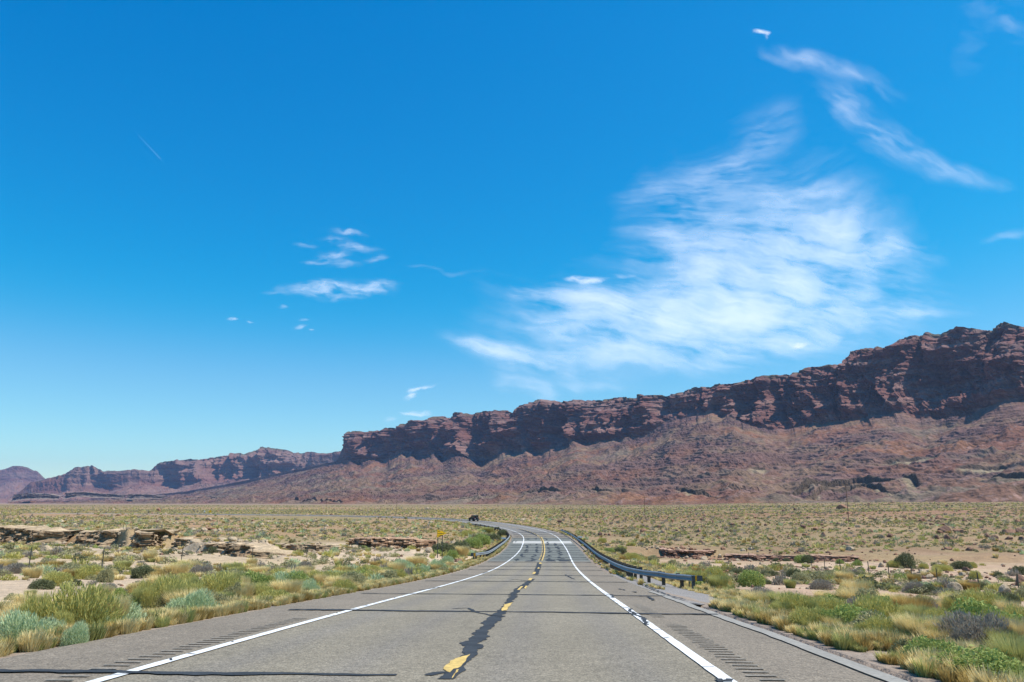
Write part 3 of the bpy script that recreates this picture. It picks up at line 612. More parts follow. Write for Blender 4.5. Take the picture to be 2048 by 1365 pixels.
# end terminal of the right rail
xe, ye, ze = road(sR[0], lR[0], float(dzR(sR[0]))); te = np.interp(sR[0], sg, th); E0 = np.array([xe, ye, ze]) - oR
MB().box((.04, .18, .28), (.17, .17, .80)).build('end_post', M_dsteel, rootR, E0, -te)
b = MB()
b.box((.03, .04, .60), (.20, .30, .27)); head = b.build('end_terminal', M_dsteel, rootR, E0, -te)
b = MB(); pr_ = [(-.26 + .25 * (1 - math.cos(q)) * .3, 0) for q in (0,)]
seg = [(-.02 + .46 * math.sin(q), -.13 + .0 * q - .10 * (1 - math.cos(q))) for q in np.linspace(0, 1.5, 8)]
poly = [(x, y) for x, y in seg] + [(x, y - .03) for x, y in seg[::-1]]
b.prism(poly, .48, .75, ax=2); b.build('buffer_nose', M_dsteel, rootR, E0, -te)
for k, hh in enumerate((.70, .615, .53)):
    V = [(.12 + .055 * math.cos(q), -.20, hh + .055 * math.sin(q)) for q in np.linspace(0, 2 * math.pi, 9)[:-1]]
    V += [(x, y + .012, z) for x, y, z in V]
    MB().add(V, [tuple(range(8)), tuple(range(8, 16))[::-1]] + [(i, (i + 1) % 8, 8 + (i + 1) % 8, 8 + i) for i in range(8)]).build('reflector', M_orange, rootR, E0, -te)
MB().box((.17, .1, .3), (.05, .03, .62)).build('strut', M_dsteel, rootR, E0 + np.array([-.1, 1.2, 0]), -te)
lt = [(948, 1107), (975, 1103.5), (997, 1091), (1017, 1074.5), (1019, 1070), (1008, 1061.5), (991, 1055.5), (965, 1050.5), (943, 1047.5)]
lp_ = [rd(u, v, .75) for u, v in lt]
print('left rail', lp_)
lp2 = [lp_[0]]
for q in lp_[1:]:
    lp2.append(q if q[0] > lp2[-1][0] + .5 else (lp2[-1][0] + .6, q[1]))
rootL, oL, sL, lL = guardrail(lp2, 'curved steel guardrail on the left shoulder ahead of the bend', -1, 170)
xe, ye, ze = road(sL[0], lL[0]); te = np.interp(sL[0], sg, th); E0 = np.array([xe, ye, ze]) - oL
MB().box((-.04, .18, .28), (.17, .17, .80)).build('end_post', M_dsteel, rootL, E0, -te)
MB().box((-.10, -.02, .60), (.55, .10, .42)).build('end_terminal', M_dsteel, rootL, E0, -te)
MB().box((.10, -.08, .60), (.24, .012, .38)).build('reflector', M_orange, rootL, E0, -te)
# white marker panels behind the rails at the bridge
for (u, v, lab, sg_) in ((1012, 1077, 'small white panel above the left guardrail at the bridge', -1), (1156, 1074, 'small white panel above the right guardrail at the bridge', 1)):
    s_, l_ = rd(u, v, .95); l_ = np.interp(s_, sL if sg_ < 0 else sR, lL if sg_ < 0 else lR) + sg_ * .5
    x, y, z = road(s_, l_); t_ = np.interp(s_, sg, th); r = empty('marker_panel', (x, y, z), -t_ + (.0 if sg_ > 0 else -.2)); tag(r, lab, 'marker', 'white panels at the bridge')
    MB().box((0, 0, .93), (.9, .02, .26)).build('panel', M_signw, r)
    MB().box((-.3, .04, .4), (.06, .05, .9)).box((.3, .04, .4), (.06, .05, .9)).build('bracket', M_dsteel, r)

# ---------------------------------------------------------------- pennant sign
def lettering(txt, size, m, parent, loc, name='lettering'):
    c = bpy.data.curves.new(name, 'FONT'); c.body = txt; c.size = size; c.extrude = .002; c.offset = size * .02
    c.materials.append(m); t_ = bpy.data.objects.new(name, c); sc.collection.objects.link(t_)
    dg = bpy.context.evaluated_depsgraph_get(); me = bpy.data.meshes.new_from_object(t_.evaluated_get(dg)); bpy.data.objects.remove(t_)
    o = obj(name, me, parent, loc); o.rotation_euler = (math.pi / 2, 0, 0); return o
x, y, z = hit(880, 1117); Dg = y
sgn_ = empty('warning_sign', (x, y, z), R(26)); tag(sgn_, 'yellow pennant sign reading NO PASSING ZONE on two thin posts', 'sign')
px = Dg / F                                 # metres per photo pixel there
zc = zr(1067.3, Dg) - z; hw = 19.5 * px; hh = 15.6 * px
xo = (874 - 1024) / F * Dg * (1 / cP) - x
xo = at(873.5, 1067, Dg)[0] - x
r_ = .05
tri = [(xo, zc - hh / 2), (xo + hw * 1.08, zc + .02), (xo, zc + hh / 2)]
MB().prism(tri, -.03, -.024, ax=1).build('panel', M_sign, sgn_)
def inset(p, k): c = np.mean(p, 0); return [tuple(c + (np.array(q) - c) * k) for q in p]
b = MB(); o1, i1 = inset(tri, .93), inset(tri, .88)
for i in range(3):
    j = (i + 1) % 3; q = [o1[i], o1[j], i1[j], i1[i]]; b.prism(q, -.034, -.0305, ax=1)
b.build('border', M_black, sgn_)
for k, (tx, dz, sz) in enumerate((('NO', .17, .21), ('PASSING', -.06, .21), ('ZONE', -.29, .21))):
    lettering(tx, sz * hh / .9, M_black, sgn_, (xo + .07, -.034, zc + dz * hh / .9 - .01))
for uu_, vb_ in ((875.5, 1111), (885, 1119)):
    xp = at(uu_, 1090, Dg)[0] - x
    MB().box((xp, .04, zc / 2 - .2), (.09, .06, zc + .7)).build('post', M_post, sgn_)
# small far sign by the horizon and delineator posts
x, y, z = at(420, 1027, 420); z = float(gh(np.array([x]), np.array([y]))[0]); r = empty('warning_sign', (x, y, z)); tag(r, 'tiny yellow diamond sign far away near the left horizon', 'sign')
zz = zr(1023.3, 420) - z; q = .85
MB().prism([(-q, zz), (0, zz - q), (q, zz), (0, zz + q)], -.02, 0, ax=1).build('panel', M_sign, r); MB().box((0, .03, zz / 2), (.08, .05, zz)).build('post', M_post, r)
x, y, z = at(409, 1027, 430); z = float(gh(np.array([x]), np.array([y]))[0]); r = empty('road_sign', (x, y, z)); tag(r, 'tiny white sign far away left of the yellow diamond sign', 'sign')
MB().box((0, 0, zz * .9), (.7, .02, .9)).build('panel', M_signw, r); MB().box((0, .03, zz * .4), (.08, .04, zz * .9)).build('post', M_post, r)
for (u, v, lab, hgt) in ((757, 1043, 'dark delineator post beside the far road left of the dark car', 1.5), (832, 1040, 'thin delineator post standing at the far edge of the distant road', 1.2)):
    x, y, z = hit(u, v); r = empty('delineator_post', (x, y, z)); tag(r, lab, 'post', 'delineator posts by the far road')
    MB().box((0, 0, hgt / 2), (.12, .04, hgt)).build('stake', M_post, r); MB().box((0, -.025, hgt - .12), (.1, .01, .12)).build('reflector', M_signw, r)

# ---------------------------------------------------------------- utility poles
for u, vt, vb_, yy, lab in ((793, 994, 1027, 440, 'thin utility pole behind the far bend, leftmost of the poles'), (996, 1000, 1025, 460, 'short looking utility pole right of the dark car'),
        (1290, 992, 1034, 300, 'utility pole standing beyond the right guardrail'), (1697, 964, 1034, 215, 'tallest looking utility pole, at the right below the mesa'), (652, 1001, 1024, 620, 'faint utility pole below the dark ledge at left')):
    x, y, _ = at(u, vb_, yy); z = float(gh(np.array([x]), np.array([y]))[0]); hgt = zr(vt, yy) - z
    r = empty('utility_pole', (x, y, z - .3)); tag(r, lab, 'utility pole', 'utility poles along the far side of the plain')
    MB().tube([(0, 0, 0), (0, 0, hgt + .3)], [.11, .07], 8).build('pole', M_pole, r)
    MB().box((0, -.1, hgt - .35), (1.7, .09, .11)).build('crossarm', M_pole, r)
    for q in (-.75, 0, .75): MB().tube([(q, -.1, hgt - .3), (q, -.1, hgt - .12)], [.05, .03], 6).build('insulator', M_dsteel, r)

# ---------------------------------------------------------------- fences
def fence(pts, label, hgt=1.25, name='wire_fence', group='wire fences either side of the road'):
    P3 = []
    for u, v, yy in pts:
        if yy is None: x, y, z = hit(u, v)
        else: x, y, _ = at(u, v, yy); z = float(gh(np.array([x]), np.array([y]))[0])
        P3.append(np.array([x, y, z]))
    o = P3[0]; r = empty(name, o); tag(r, label, 'fence', group)
    for p in P3:
        b = MB(); b.box((0, 0, hgt / 2 - .1), (.045, .045, hgt + .2)); b.box((0, .02, hgt / 2), (.012, .05, hgt)); q = b.build('post', M_post, r, p - o)
        q.rotation_euler = (rng.normal(0, .02), rng.normal(0, .03), rng.random())
    for k, hh in enumerate((.35, .7, 1.1)):
        b = MB()
        for p, q in zip(P3[:-1], P3[1:]):
            m_ = (p + q) / 2 - [0, 0, .03]; b.tube([p - o + [0, 0, hh], m_ - o + [0, 0, hh], q - o + [0, 0, hh]], .004, 4)
        b.build('wire', M_wire, r)
fence([(-60, 1150, 33), (56, 1142, 39), (204, 1137, 46), (360, 1141, 53), (505, 1122, 66), (613, 1108, 80), (660, 1104, 86), (694, 1102, 92)], 'sparse wire fence on thin steel posts left of the road')
fence([(1498, 1131, 108), (1624, 1138, 88), (1650, 1140, 82), (1682, 1147, 76), (1739, 1154, 70), (1780, 1166, 64), (1825, 1170, 60), (1877, 1181, 56), (1961, 1192, 51), (2040, 1198, 47), (2150, 1205, 43)], 'thin steel post wire fence crossing the sandy wash right of the road')

# ---------------------------------------------------------------- distant off-road car
def car():
    s_, l_ = rd(948, 1042.5); print('car', s_, l_); l_ = 1.7
    x, y, z = road(s_, l_); t_ = np.interp(s_, sg, th); r = empty('parked_car' if 0 else 'off_road_car', (x, y, z + .01), -t_); tag(r, 'boxy black off road car driving away on the far bend', 'car')
    b = MB(); b.prism([(-2.0, .50), (-2.0, 1.12), (.62, 1.15), (1.85, 1.05), (2.0, .95), (2.02, .55), (1.4, .42), (-1.6, .42)], -.78, .78); b.build('body', M_car, r)
    b = MB(); b.prism([(-1.98, 1.13), (-1.93, 1.80), (.20, 1.83), (.60, 1.16)], -.72, .72); b.build('cabin', M_car, r)
    MB().box((0, -1.99, 1.46), (1.15, .03, .48)).build('rear_window', M_glass, r)
    for sx in (-1, 1):
        b = MB(); b.prism([(-1.8, 1.22), (-1.78, 1.68), (-1.0, 1.70), (-1.0, 1.22)], sx * .725, sx * .735); b.prism([(-.9, 1.22), (-.9, 1.70), (.12, 1.72), (.38, 1.22)], sx * .725, sx * .735); b.build('side_window', M_glass, r)
        MB().box((sx * .70, -2.02, .95), (.14, .06, .26)).build('tail_light', M_red, r)
        for fy in (-1.25, 1.30):
            b = MB(); b.tube([(sx * .70, fy, .41), (sx * .95, fy, .41)], .41, 18); wv = b.build('wheel', M_tyre, r)
            MB().tube([(sx * .93, fy, .41), (sx * .965, fy, .41)], .22, 12).build('rim', M_dsteel, wv)
            MB().prism([(fy - .55, .72), (fy - .45, .95), (fy + .45, .95), (fy + .55, .72), (fy + .5, .72), (fy + .4, .88), (fy - .4, .88), (fy - .5, .72)], sx * .76, sx * .96).build('fender', M_car, r)
        MB().box((sx * .88, .45, 1.25), (.18, .10, .18)).build('mirror', M_car, r)
    MB().box((0, -2.12, .58), (1.7, .18, .20)).build('bumper', M_dsteel, r)
    b = MB(); b.tube([(.08, -2.02, 1.08), (.08, -2.26, 1.08)], .39, 18); sp = b.build('spare_wheel', M_tyre, r)
    MB().tube([(.08, -2.25, 1.08), (.08, -2.28, 1.08)], .2, 12).build('rim', M_dsteel, sp)
    MB().box((-.45, -2.03, .78), (.32, .02, .16)).build('number_plate', M_signw, r)
car()

# ---------------------------------------------------------------- rock ledges
def ledge(pts, label, size, seed, pal, name='rock_ledge', group=None, over=.25, depth=2.2, steps=3, foot=.5):
    # pts: (x, y, ztop, h) along the lip, facing the camera side
    pts = np.array(pts, float); d = np.concatenate([[0], np.cumsum(np.hypot(np.diff(pts[:, 0]), np.diff(pts[:, 1])))])
    n = max(20, int(d[-1] / size * 16)); q = np.linspace(0, d[-1], n); p = np.stack([np.interp(q, d, pts[:, i]) for i in range(4)], 1)
    tg = np.gradient(p[:, :2], axis=0); tg /= np.linalg.norm(tg, axis=1)[:, None]; nn = np.stack([tg[:, 1], -tg[:, 0]], 1)
    nn[nn[:, 1] > 0] *= -1
    h = p[:, 3] * (.75 + .5 * fbm(q / (size * 4), q * 0, o=3, s=seed)); h = np.maximum(h, .05); endb = 1 - ss(0, size * 2.5, q) * ss(0, size * 2.5, d[-1] - q)
    # profile: back of cap, lip, steps, foot
    prof = [(-depth, -.25), (-depth * .75, .02), (-depth * .5, .04), (-depth * .25, .03), (-.3, .02), (0, 0)]
    for k in range(1, 31): prof.append((foot * (k / 30) ** 2 * .9, -k / 30))
    prof.append((foot + .6, -1.35))
    prof = np.array(prof); m = len(prof)
    O = prof[:, 0][:, None] + 0 * q; Zz = prof[:, 1][:, None]
    zc_ = p[:, 2] + np.where(Zz > 0, Zz * h, Zz * h)
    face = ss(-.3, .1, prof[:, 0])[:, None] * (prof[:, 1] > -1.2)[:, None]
    ci = np.floor(q / size + .6 * vn(q / size, q * 0, s=seed + 1))[None] + 0 * O
    cj = np.floor((Zz * steps) + .35 * np.sin(ci * 2.1)); 
    blk = H3(ci, cj, 0 * ci, seed + 2)
    ci2 = np.floor(q / (size * .45))[None] + 0 * O; cj2 = np.floor(Zz * steps * 2.2 + .3 * np.sin(ci2)); blk2 = H3(ci2, cj2, 0 * ci2, seed + 3)
    off = (O * h / np.maximum(p[:, 3].max(), .1) if False else O * np.where(O > 0, h, np.clip(h, .3, None))) 
    hm = np.clip(h, .1, None)
    off = off + face * hm * (over * (2.2 * blk - 1.0) + over * 1.1 * (blk2 - .5)) + face * hm * .25 * (fbm(q / (size * 3) + 0 * O, Zz * 2, o=3, s=seed + 4) - .5) * 2
    off = off + face * .22 * hm * (fbm(q / (size * .5) + 0 * O, Zz * 7, o=3, s=seed + 8) - .5) * 2 + hm * 1.4 * (fbm(q / (size * 5), q * 0, o=2, s=seed + 5) - .5) * (prof[:, 0] > -depth * .9)[:, None]
    off = off - endb * (depth * 1.3) * (prof[:, 0] > -depth * .9)[:, None]
    zc_ = zc_ - endb * .10 * hm
    zc_ = zc_ + hm * .10 * (H3(ci, 0 * ci, 0 * ci, seed + 6) - .5) * (1 - face * .3)
    zc_ = zc_ + (1 - face) * np.clip(h, 0, 2.5) * .30 * (fbm(q / (size * 1.2) + 0 * O, O * 1.3, o=3, s=seed + 9) - .5)
    X = p[:, 0] + nn[:, 0] * off; Y_ = p[:, 1] + nn[:, 1] * off
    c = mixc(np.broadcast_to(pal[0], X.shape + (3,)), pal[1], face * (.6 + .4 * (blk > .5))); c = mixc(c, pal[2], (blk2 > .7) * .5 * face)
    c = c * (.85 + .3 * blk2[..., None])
    o = obj(name, mesh(name, np.stack([X, Y_, zc_], -1), grid(m, n)[:, ::-1], M_rock, c.reshape(-1, 3)))
    tag(o, label, 'rock ledge', group); return o
tanp = [(.43, .33, .215), (.27, .19, .12), (.36, .27, .17)]
redp = [(.34, .18, .10), (.24, .12, .075), (.38, .21, .12)]
darkp = [(.22, .165, .11), (.12, .088, .065), (.20, .155, .11)]
BK = []
def bankpts(us, vs, dd, hs):
    r = []
    for u, v, y, h in zip(us, vs, dd, hs):
        x, yy, z = at(u, v, y); zg = float(gh(np.array([x]), np.array([yy + 5.]))[0]); zf = float(gh(np.array([x]), np.array([yy - 1.5]))[0]); z = max(z, zg + .04); r.append((x, yy, z, max(h, (z - zf) * .95))); BK.append((x, yy, z - h))
    return r
GRL = 'pale cut banks of the dry gully at left'
ledge(bankpts([-60, 0, 60, 120], [1055, 1056, 1059, 1062], [137, 135, 133, 131], [.7, .9, .8, .6]), 'low pale cut bank at the far left edge of the gully', 1.1, 401, tanp, group=GRL)
ledge(bankpts([130, 165, 210, 248], [1063, 1065, 1069, 1070], [130, 129, 127, 125], [.8, 1.2, 1.4, 1.1]), 'cut bank with shadowed face left of the tallest bank', 1.2, 402, tanp, group=GRL)
ledge(bankpts([252, 272, 295, 330], [1065, 1064, 1066, 1070], [121, 119, 119, 121], [2.6, 2.9, 2.4, 1.6]), 'tallest blocky cut bank standing in the left gully', 1.3, 403, tanp, group=GRL, over=.3)
ledge(bankpts([330, 380, 430, 500, 560], [1076, 1080, 1083, 1086, 1088], [108, 106, 104, 103, 103], [.5, .7, .5, .6, .4]), 'low thin rock shelf between the tallest bank and the sign', .9, 404, tanp, group=GRL)
ledge(bankpts([388, 420, 460, 500, 545], [1103, 1103, 1106, 1110, 1111], [91, 90, 88, 86, 84], [1.1, 1.3, 1.5, 1.7, 1.3]), 'blocky cut bank nearest the road with deep dark undercut', .8, 405, tanp, group=GRL, over=.42)
ledge(bankpts([560, 620, 690], [1090, 1090, 1092], [98, 98, 100], [.4, .5, .3]), 'thin pale rock shelf left of the yellow pennant sign', .9, 406, tanp, group=GRL)
ledge(bankpts([690, 760, 830, 870], [1078, 1077, 1079, 1082], [112, 112, 112, 112], [1.0, 1.3, 1.2, .8]), 'rocky cut bank just behind the yellow pennant sign', 1.1, 407, [(.42, .27, .17), (.25, .15, .09), (.4, .29, .19)], group=GRL, over=.35)
ledge(bankpts([395, 440, 500, 530], [1057, 1058, 1061, 1064], [165, 165, 163, 160], [.7, 1.0, 1.0, .5]), 'small reddish rock shelf on the plain behind the gully', 1.2, 408, redp, group=GRL)
ledge(bankpts([1302, 1335, 1370, 1412], [1101, 1103, 1104, 1107], [124, 123, 122, 120], [.9, .8, .8, .7]), 'pink eroded bank of the wash right of the bridge', 1.0, 411, [(.42, .27, .19), (.22, .12, .085), (.36, .22, .15)], group='eroded banks of the wash at right', over=.3)
ledge(bankpts([1450, 1500, 1560, 1640, 1720], [1110, 1110, 1113, 1119, 1122], [117, 116, 115, 113, 111], [.6, .5, .6, .5, .4]), 'low pink wash bank behind the right fence posts', 1.0, 412, [(.42, .27, .19), (.22, .12, .085), (.36, .22, .15)], group='eroded banks of the wash at right', over=.3)

def far_ledge(us, vs, hp, yy, label, seed):
    ledge([(*at(u, v, yy), h_ / F * yy) for u, v, h_ in zip(us, vs, hp)], label, yy / 1000 * 7, seed, [(.27, .21, .17), (.13, .10, .09), (.2, .15, .12)], group='dark capped ledges below the mesa', depth=3, foot=.4)
far_ledge([28, 60, 100, 118], [988, 987, 989, 992], [9, 9, 7, 5], 4800, 'distant dark ledge below the pyramid butte', 427)
far_ledge([128, 170, 210, 250], [985, 985, 988, 990], [8, 7, 6, 5], 4700, 'distant dark ledge right of the pyramid butte', 428)
far_ledge([255, 290, 330], [988, 989, 992], [7, 6, 4], 4600, 'distant short dark ledge left of the long slope', 429)

# ---------------------------------------------------------------- vegetation
KIND = {  # name: (shape, base colour, tip colour, flat)
 'sage': ('leafy', (.23, .22, .11), (.46, .43, .23)), 'rabbit': ('plume', (.34, .34, .09), (.70, .62, .22)), 'dark': ('leafy', (.09, .105, .05), (.21, .22, .11)),
 'dry': ('grass', (.48, .38, .16), (.82, .68, .34)), 'dead': ('plume', (.22, .19, .155), (.44, .39, .31)), 'bright': ('leafy', (.19, .25, .06), (.42, .48, .15)),
 'blue': ('plume', (.36, .44, .22), (.64, .72, .44)), 'gold': ('grass', (.30, .21, .07), (.52, .38, .13)), 'green': ('grass', (.26, .28, .08), (.50, .48, .18))}
WORD = {'sage': 'grey green sagebrush', 'rabbit': 'yellow green rabbitbrush', 'dark': 'dark green bush', 'dry': 'pale dry grass tuft', 'dead': 'grey brown leafless bush', 'bright': 'bright green leafy bush', 'blue': 'pale blue green brush', 'gold': 'golden grass tuft', 'green': 'green grass tuft'}
def veg(kind, seed, n, size):
    """n small blades or leaves filling a dome about 1 m in radius and 1 m high"""
    g = np.random.default_rng(seed); shp, c0, c1 = KIND[kind]; c0 = np.array(c0); c1 = np.array(c1)
    ph = g.random(n) * 2 * math.pi
    if shp == 'grass':
        r0 = np.sqrt(g.random(n)) * .45; h = .45 + .65 * g.random(n); out = r0 + .25 * h + g.random(n) * .42
        B = np.stack([r0 * np.cos(ph), r0 * np.sin(ph), 0 * h - .05], 1); Tp = np.stack([out * np.cos(ph), out * np.sin(ph), h], 1)
        M_ = B * .55 + Tp * .45 + np.stack([0 * h, 0 * h, .16 * h], 1)
        sd = np.stack([-np.sin(ph + g.normal(0, .8, n)), np.cos(ph), 0 * ph], 1) * size * (.7 + .6 * g.random((n, 1)))
        V = np.stack([B - sd * .5, B + sd * .5, M_ + sd * .5, M_ - sd * .5, Tp], 1); Fq = np.array([[0, 1, 2], [0, 2, 3], [3, 2, 4]])
        f = g.random(n)[:, None]; cb = c0 * (1 - f * .6) + c1 * f * .6; ct = c0 * (.4 - .4 * f) + c1 * (.6 + .4 * f)
        C = np.stack([cb, cb, (cb + ct) / 2, (cb + ct) / 2, ct], 1)
    else:
        lob = g.normal(0, 1, (9, 3)); lob[:, 2] = np.abs(lob[:, 2]); lob /= np.linalg.norm(lob, axis=1)[:, None]
        el = np.arcsin(g.random(n) ** .85 * .98); d = np.stack([np.cos(el) * np.cos(ph), np.cos(el) * np.sin(ph), np.sin(el)], 1)
        lump = .74 + .34 * np.max(np.clip((d @ lob.T - .72) / .28, 0, 1), 1) + g.normal(0, .05, n)
        if shp == 'plume':
            rad = lump * (1 - .62 * g.random(n) ** 1.6); c = d * rad[:, None]; c[:, 2] = c[:, 2] * .95 + .02
            a1 = d * .7 + [0, 0, .75] + g.normal(0, .38, (n, 3)); a1 /= np.linalg.norm(a1, axis=1)[:, None]; a2 = np.cross(a1, g.normal(0, 1, (n, 3))); a2 /= np.linalg.norm(a2, axis=1)[:, None]
            L_ = size * (1.3 + 2.2 * g.random((n, 1))); W_ = size * (.28 + .2 * g.random((n, 1)))
            V = np.stack([c - a1 * L_, c + a2 * W_, c + a1 * L_, c - a2 * W_], 1); Fq = np.array([[0, 1, 2], [0, 2, 3]])
            f = np.clip(g.random(n), 0, 1)[:, None]; cb = c0 * (1 - f * .7) + c1 * f * .7; ct = c0 * (1 - f) * .6 + c1 * (.4 + .6 * f)
            C = np.stack([cb, cb, ct, cb], 1)
        elif shp == 'leafy':
            rad = lump * (1 - .5 * g.random(n) ** 1.8)
            c = d * rad[:, None]; c[:, 2] = c[:, 2] * .92 + .02
            a1 = g.normal(0, 1, (n, 3)) + d * .6; a1 /= np.linalg.norm(a1, axis=1)[:, None]; a2 = np.cross(a1, g.normal(0, 1, (n, 3))); a2 /= np.linalg.norm(a2, axis=1)[:, None]
            L_ = size * (.7 + .8 * g.random((n, 1)))
            V = np.stack([c - a1 * L_, c + a2 * L_ * .45, c + a1 * L_, c - a2 * L_ * .45], 1); Fq = np.array([[0, 1, 2], [0, 2, 3]])
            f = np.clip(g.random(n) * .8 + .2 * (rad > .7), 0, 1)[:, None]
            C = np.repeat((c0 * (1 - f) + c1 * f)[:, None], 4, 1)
        else:
            tip = d * lump[:, None]; tip[:, 2] = tip[:, 2] * .9 + .08; rr = g.random((n, 1)) * .55
            B = tip * np.array([.35, .35, .1]) * (rr + .3); B[:, 2] -= .03
            st = B * (1 - rr * .7) + tip * rr * .7
            sd = np.cross(tip - st, g.normal(0, 1, (n, 3))); sd /= np.linalg.norm(sd, axis=1)[:, None] + 1e-9; sd *= size * (.6 + .8 * g.random((n, 1)))
            md = (st + tip) / 2 + g.normal(0, .04, (n, 3))
            V = np.stack([st, md - sd * .5, tip, md + sd * .5], 1); Fq = np.array([[0, 1, 2], [0, 2, 3]])
            f = g.random(n)[:, None]; cb = c0 * (1 - .4 * f) + c1 * .4 * f; ct = c0 * (.5 - .5 * f) + c1 * (.5 + .5 * f); cm = (cb + ct) / 2
            C = np.stack([cb, cm, ct, cm], 1)
    k = V.shape[1]; Fc = (np.arange(n)[:, None, None] * k + Fq[None]).reshape(-1, 3)
    return V.reshape(-1, 3), Fc, C.reshape(-1, 3)
HI = {}; MID = {}; LOW = {}; VLOW = {}
for q, kd in enumerate(KIND):
    g_ = KIND[kd][0] == 'grass'
    for v_ in range(2):
        HI[kd, v_] = mesh('foliage', *[veg(kd, 10 * q + v_, 3000 if g_ else (4600 if KIND[kd][0] == 'leafy' else 7500), .016 if g_ else (.048 if KIND[kd][0] == 'leafy' else .03))[i] for i in (0, 1)], M_fol, veg(kd, 10 * q + v_, 3000 if g_ else (4600 if KIND[kd][0] == 'leafy' else 7500), .016 if g_ else (.048 if KIND[kd][0] == 'leafy' else .03))[2])
    for v_ in range(3):
        MID[kd, v_] = veg(kd, 500 + 10 * q + v_, 210, .07 if g_ else .125)
        VLOW[kd, v_] = veg('sage' if kd == 'blue' else kd, 950 + 10 * q + v_, 13, .3 if g_ else .42)
        LOW[kd, v_] = veg(kd, 900 + 10 * q + v_, 30, .2 if g_ else .28)
def merge(items, lib, name, label, cat):
    # items: (x, y, z, r, h, kind, rot, tint)
    VV, FF, CC, n = [], [], [], 0; by = {}
    for it in items: by.setdefault((it[5], int(it[6] * 7) % 3), []).append(it)
    for key, L_ in by.items():
        V, Fc, C = lib[key]; a = np.array([[i[0], i[1], i[2], i[3], i[4], i[6], i[7]] for i in L_])
        c, s_ = np.cos(a[:, 5]), np.sin(a[:, 5])
        X = (V[None, :, 0] * c[:, None] - V[None, :, 1] * s_[:, None]) * a[:, 3:4] + a[:, 0:1]
        Y_ = (V[None, :, 0] * s_[:, None] + V[None, :, 1] * c[:, None]) * a[:, 3:4] + a[:, 1:2]
        Z = V[None, :, 2] * a[:, 4:5] + a[:, 2:3]
        VV.append(np.stack([X, Y_, Z], -1).reshape(-1, 3)); FF.append((Fc[None] + np.arange(len(L_))[:, None, None] * len(V) + n).reshape(-1, 3)); CC.append((C[None] * a[:, 6][:, None, None]).reshape(-1, 3)); n += len(L_) * len(V)
    return tag(obj(name, mesh(name, np.concatenate(VV), np.concatenate(FF), M_fol, np.concatenate(CC))), label, cat, kind='stuff')
big = []     # hand placed: (u, v base, width px, height px, kind)
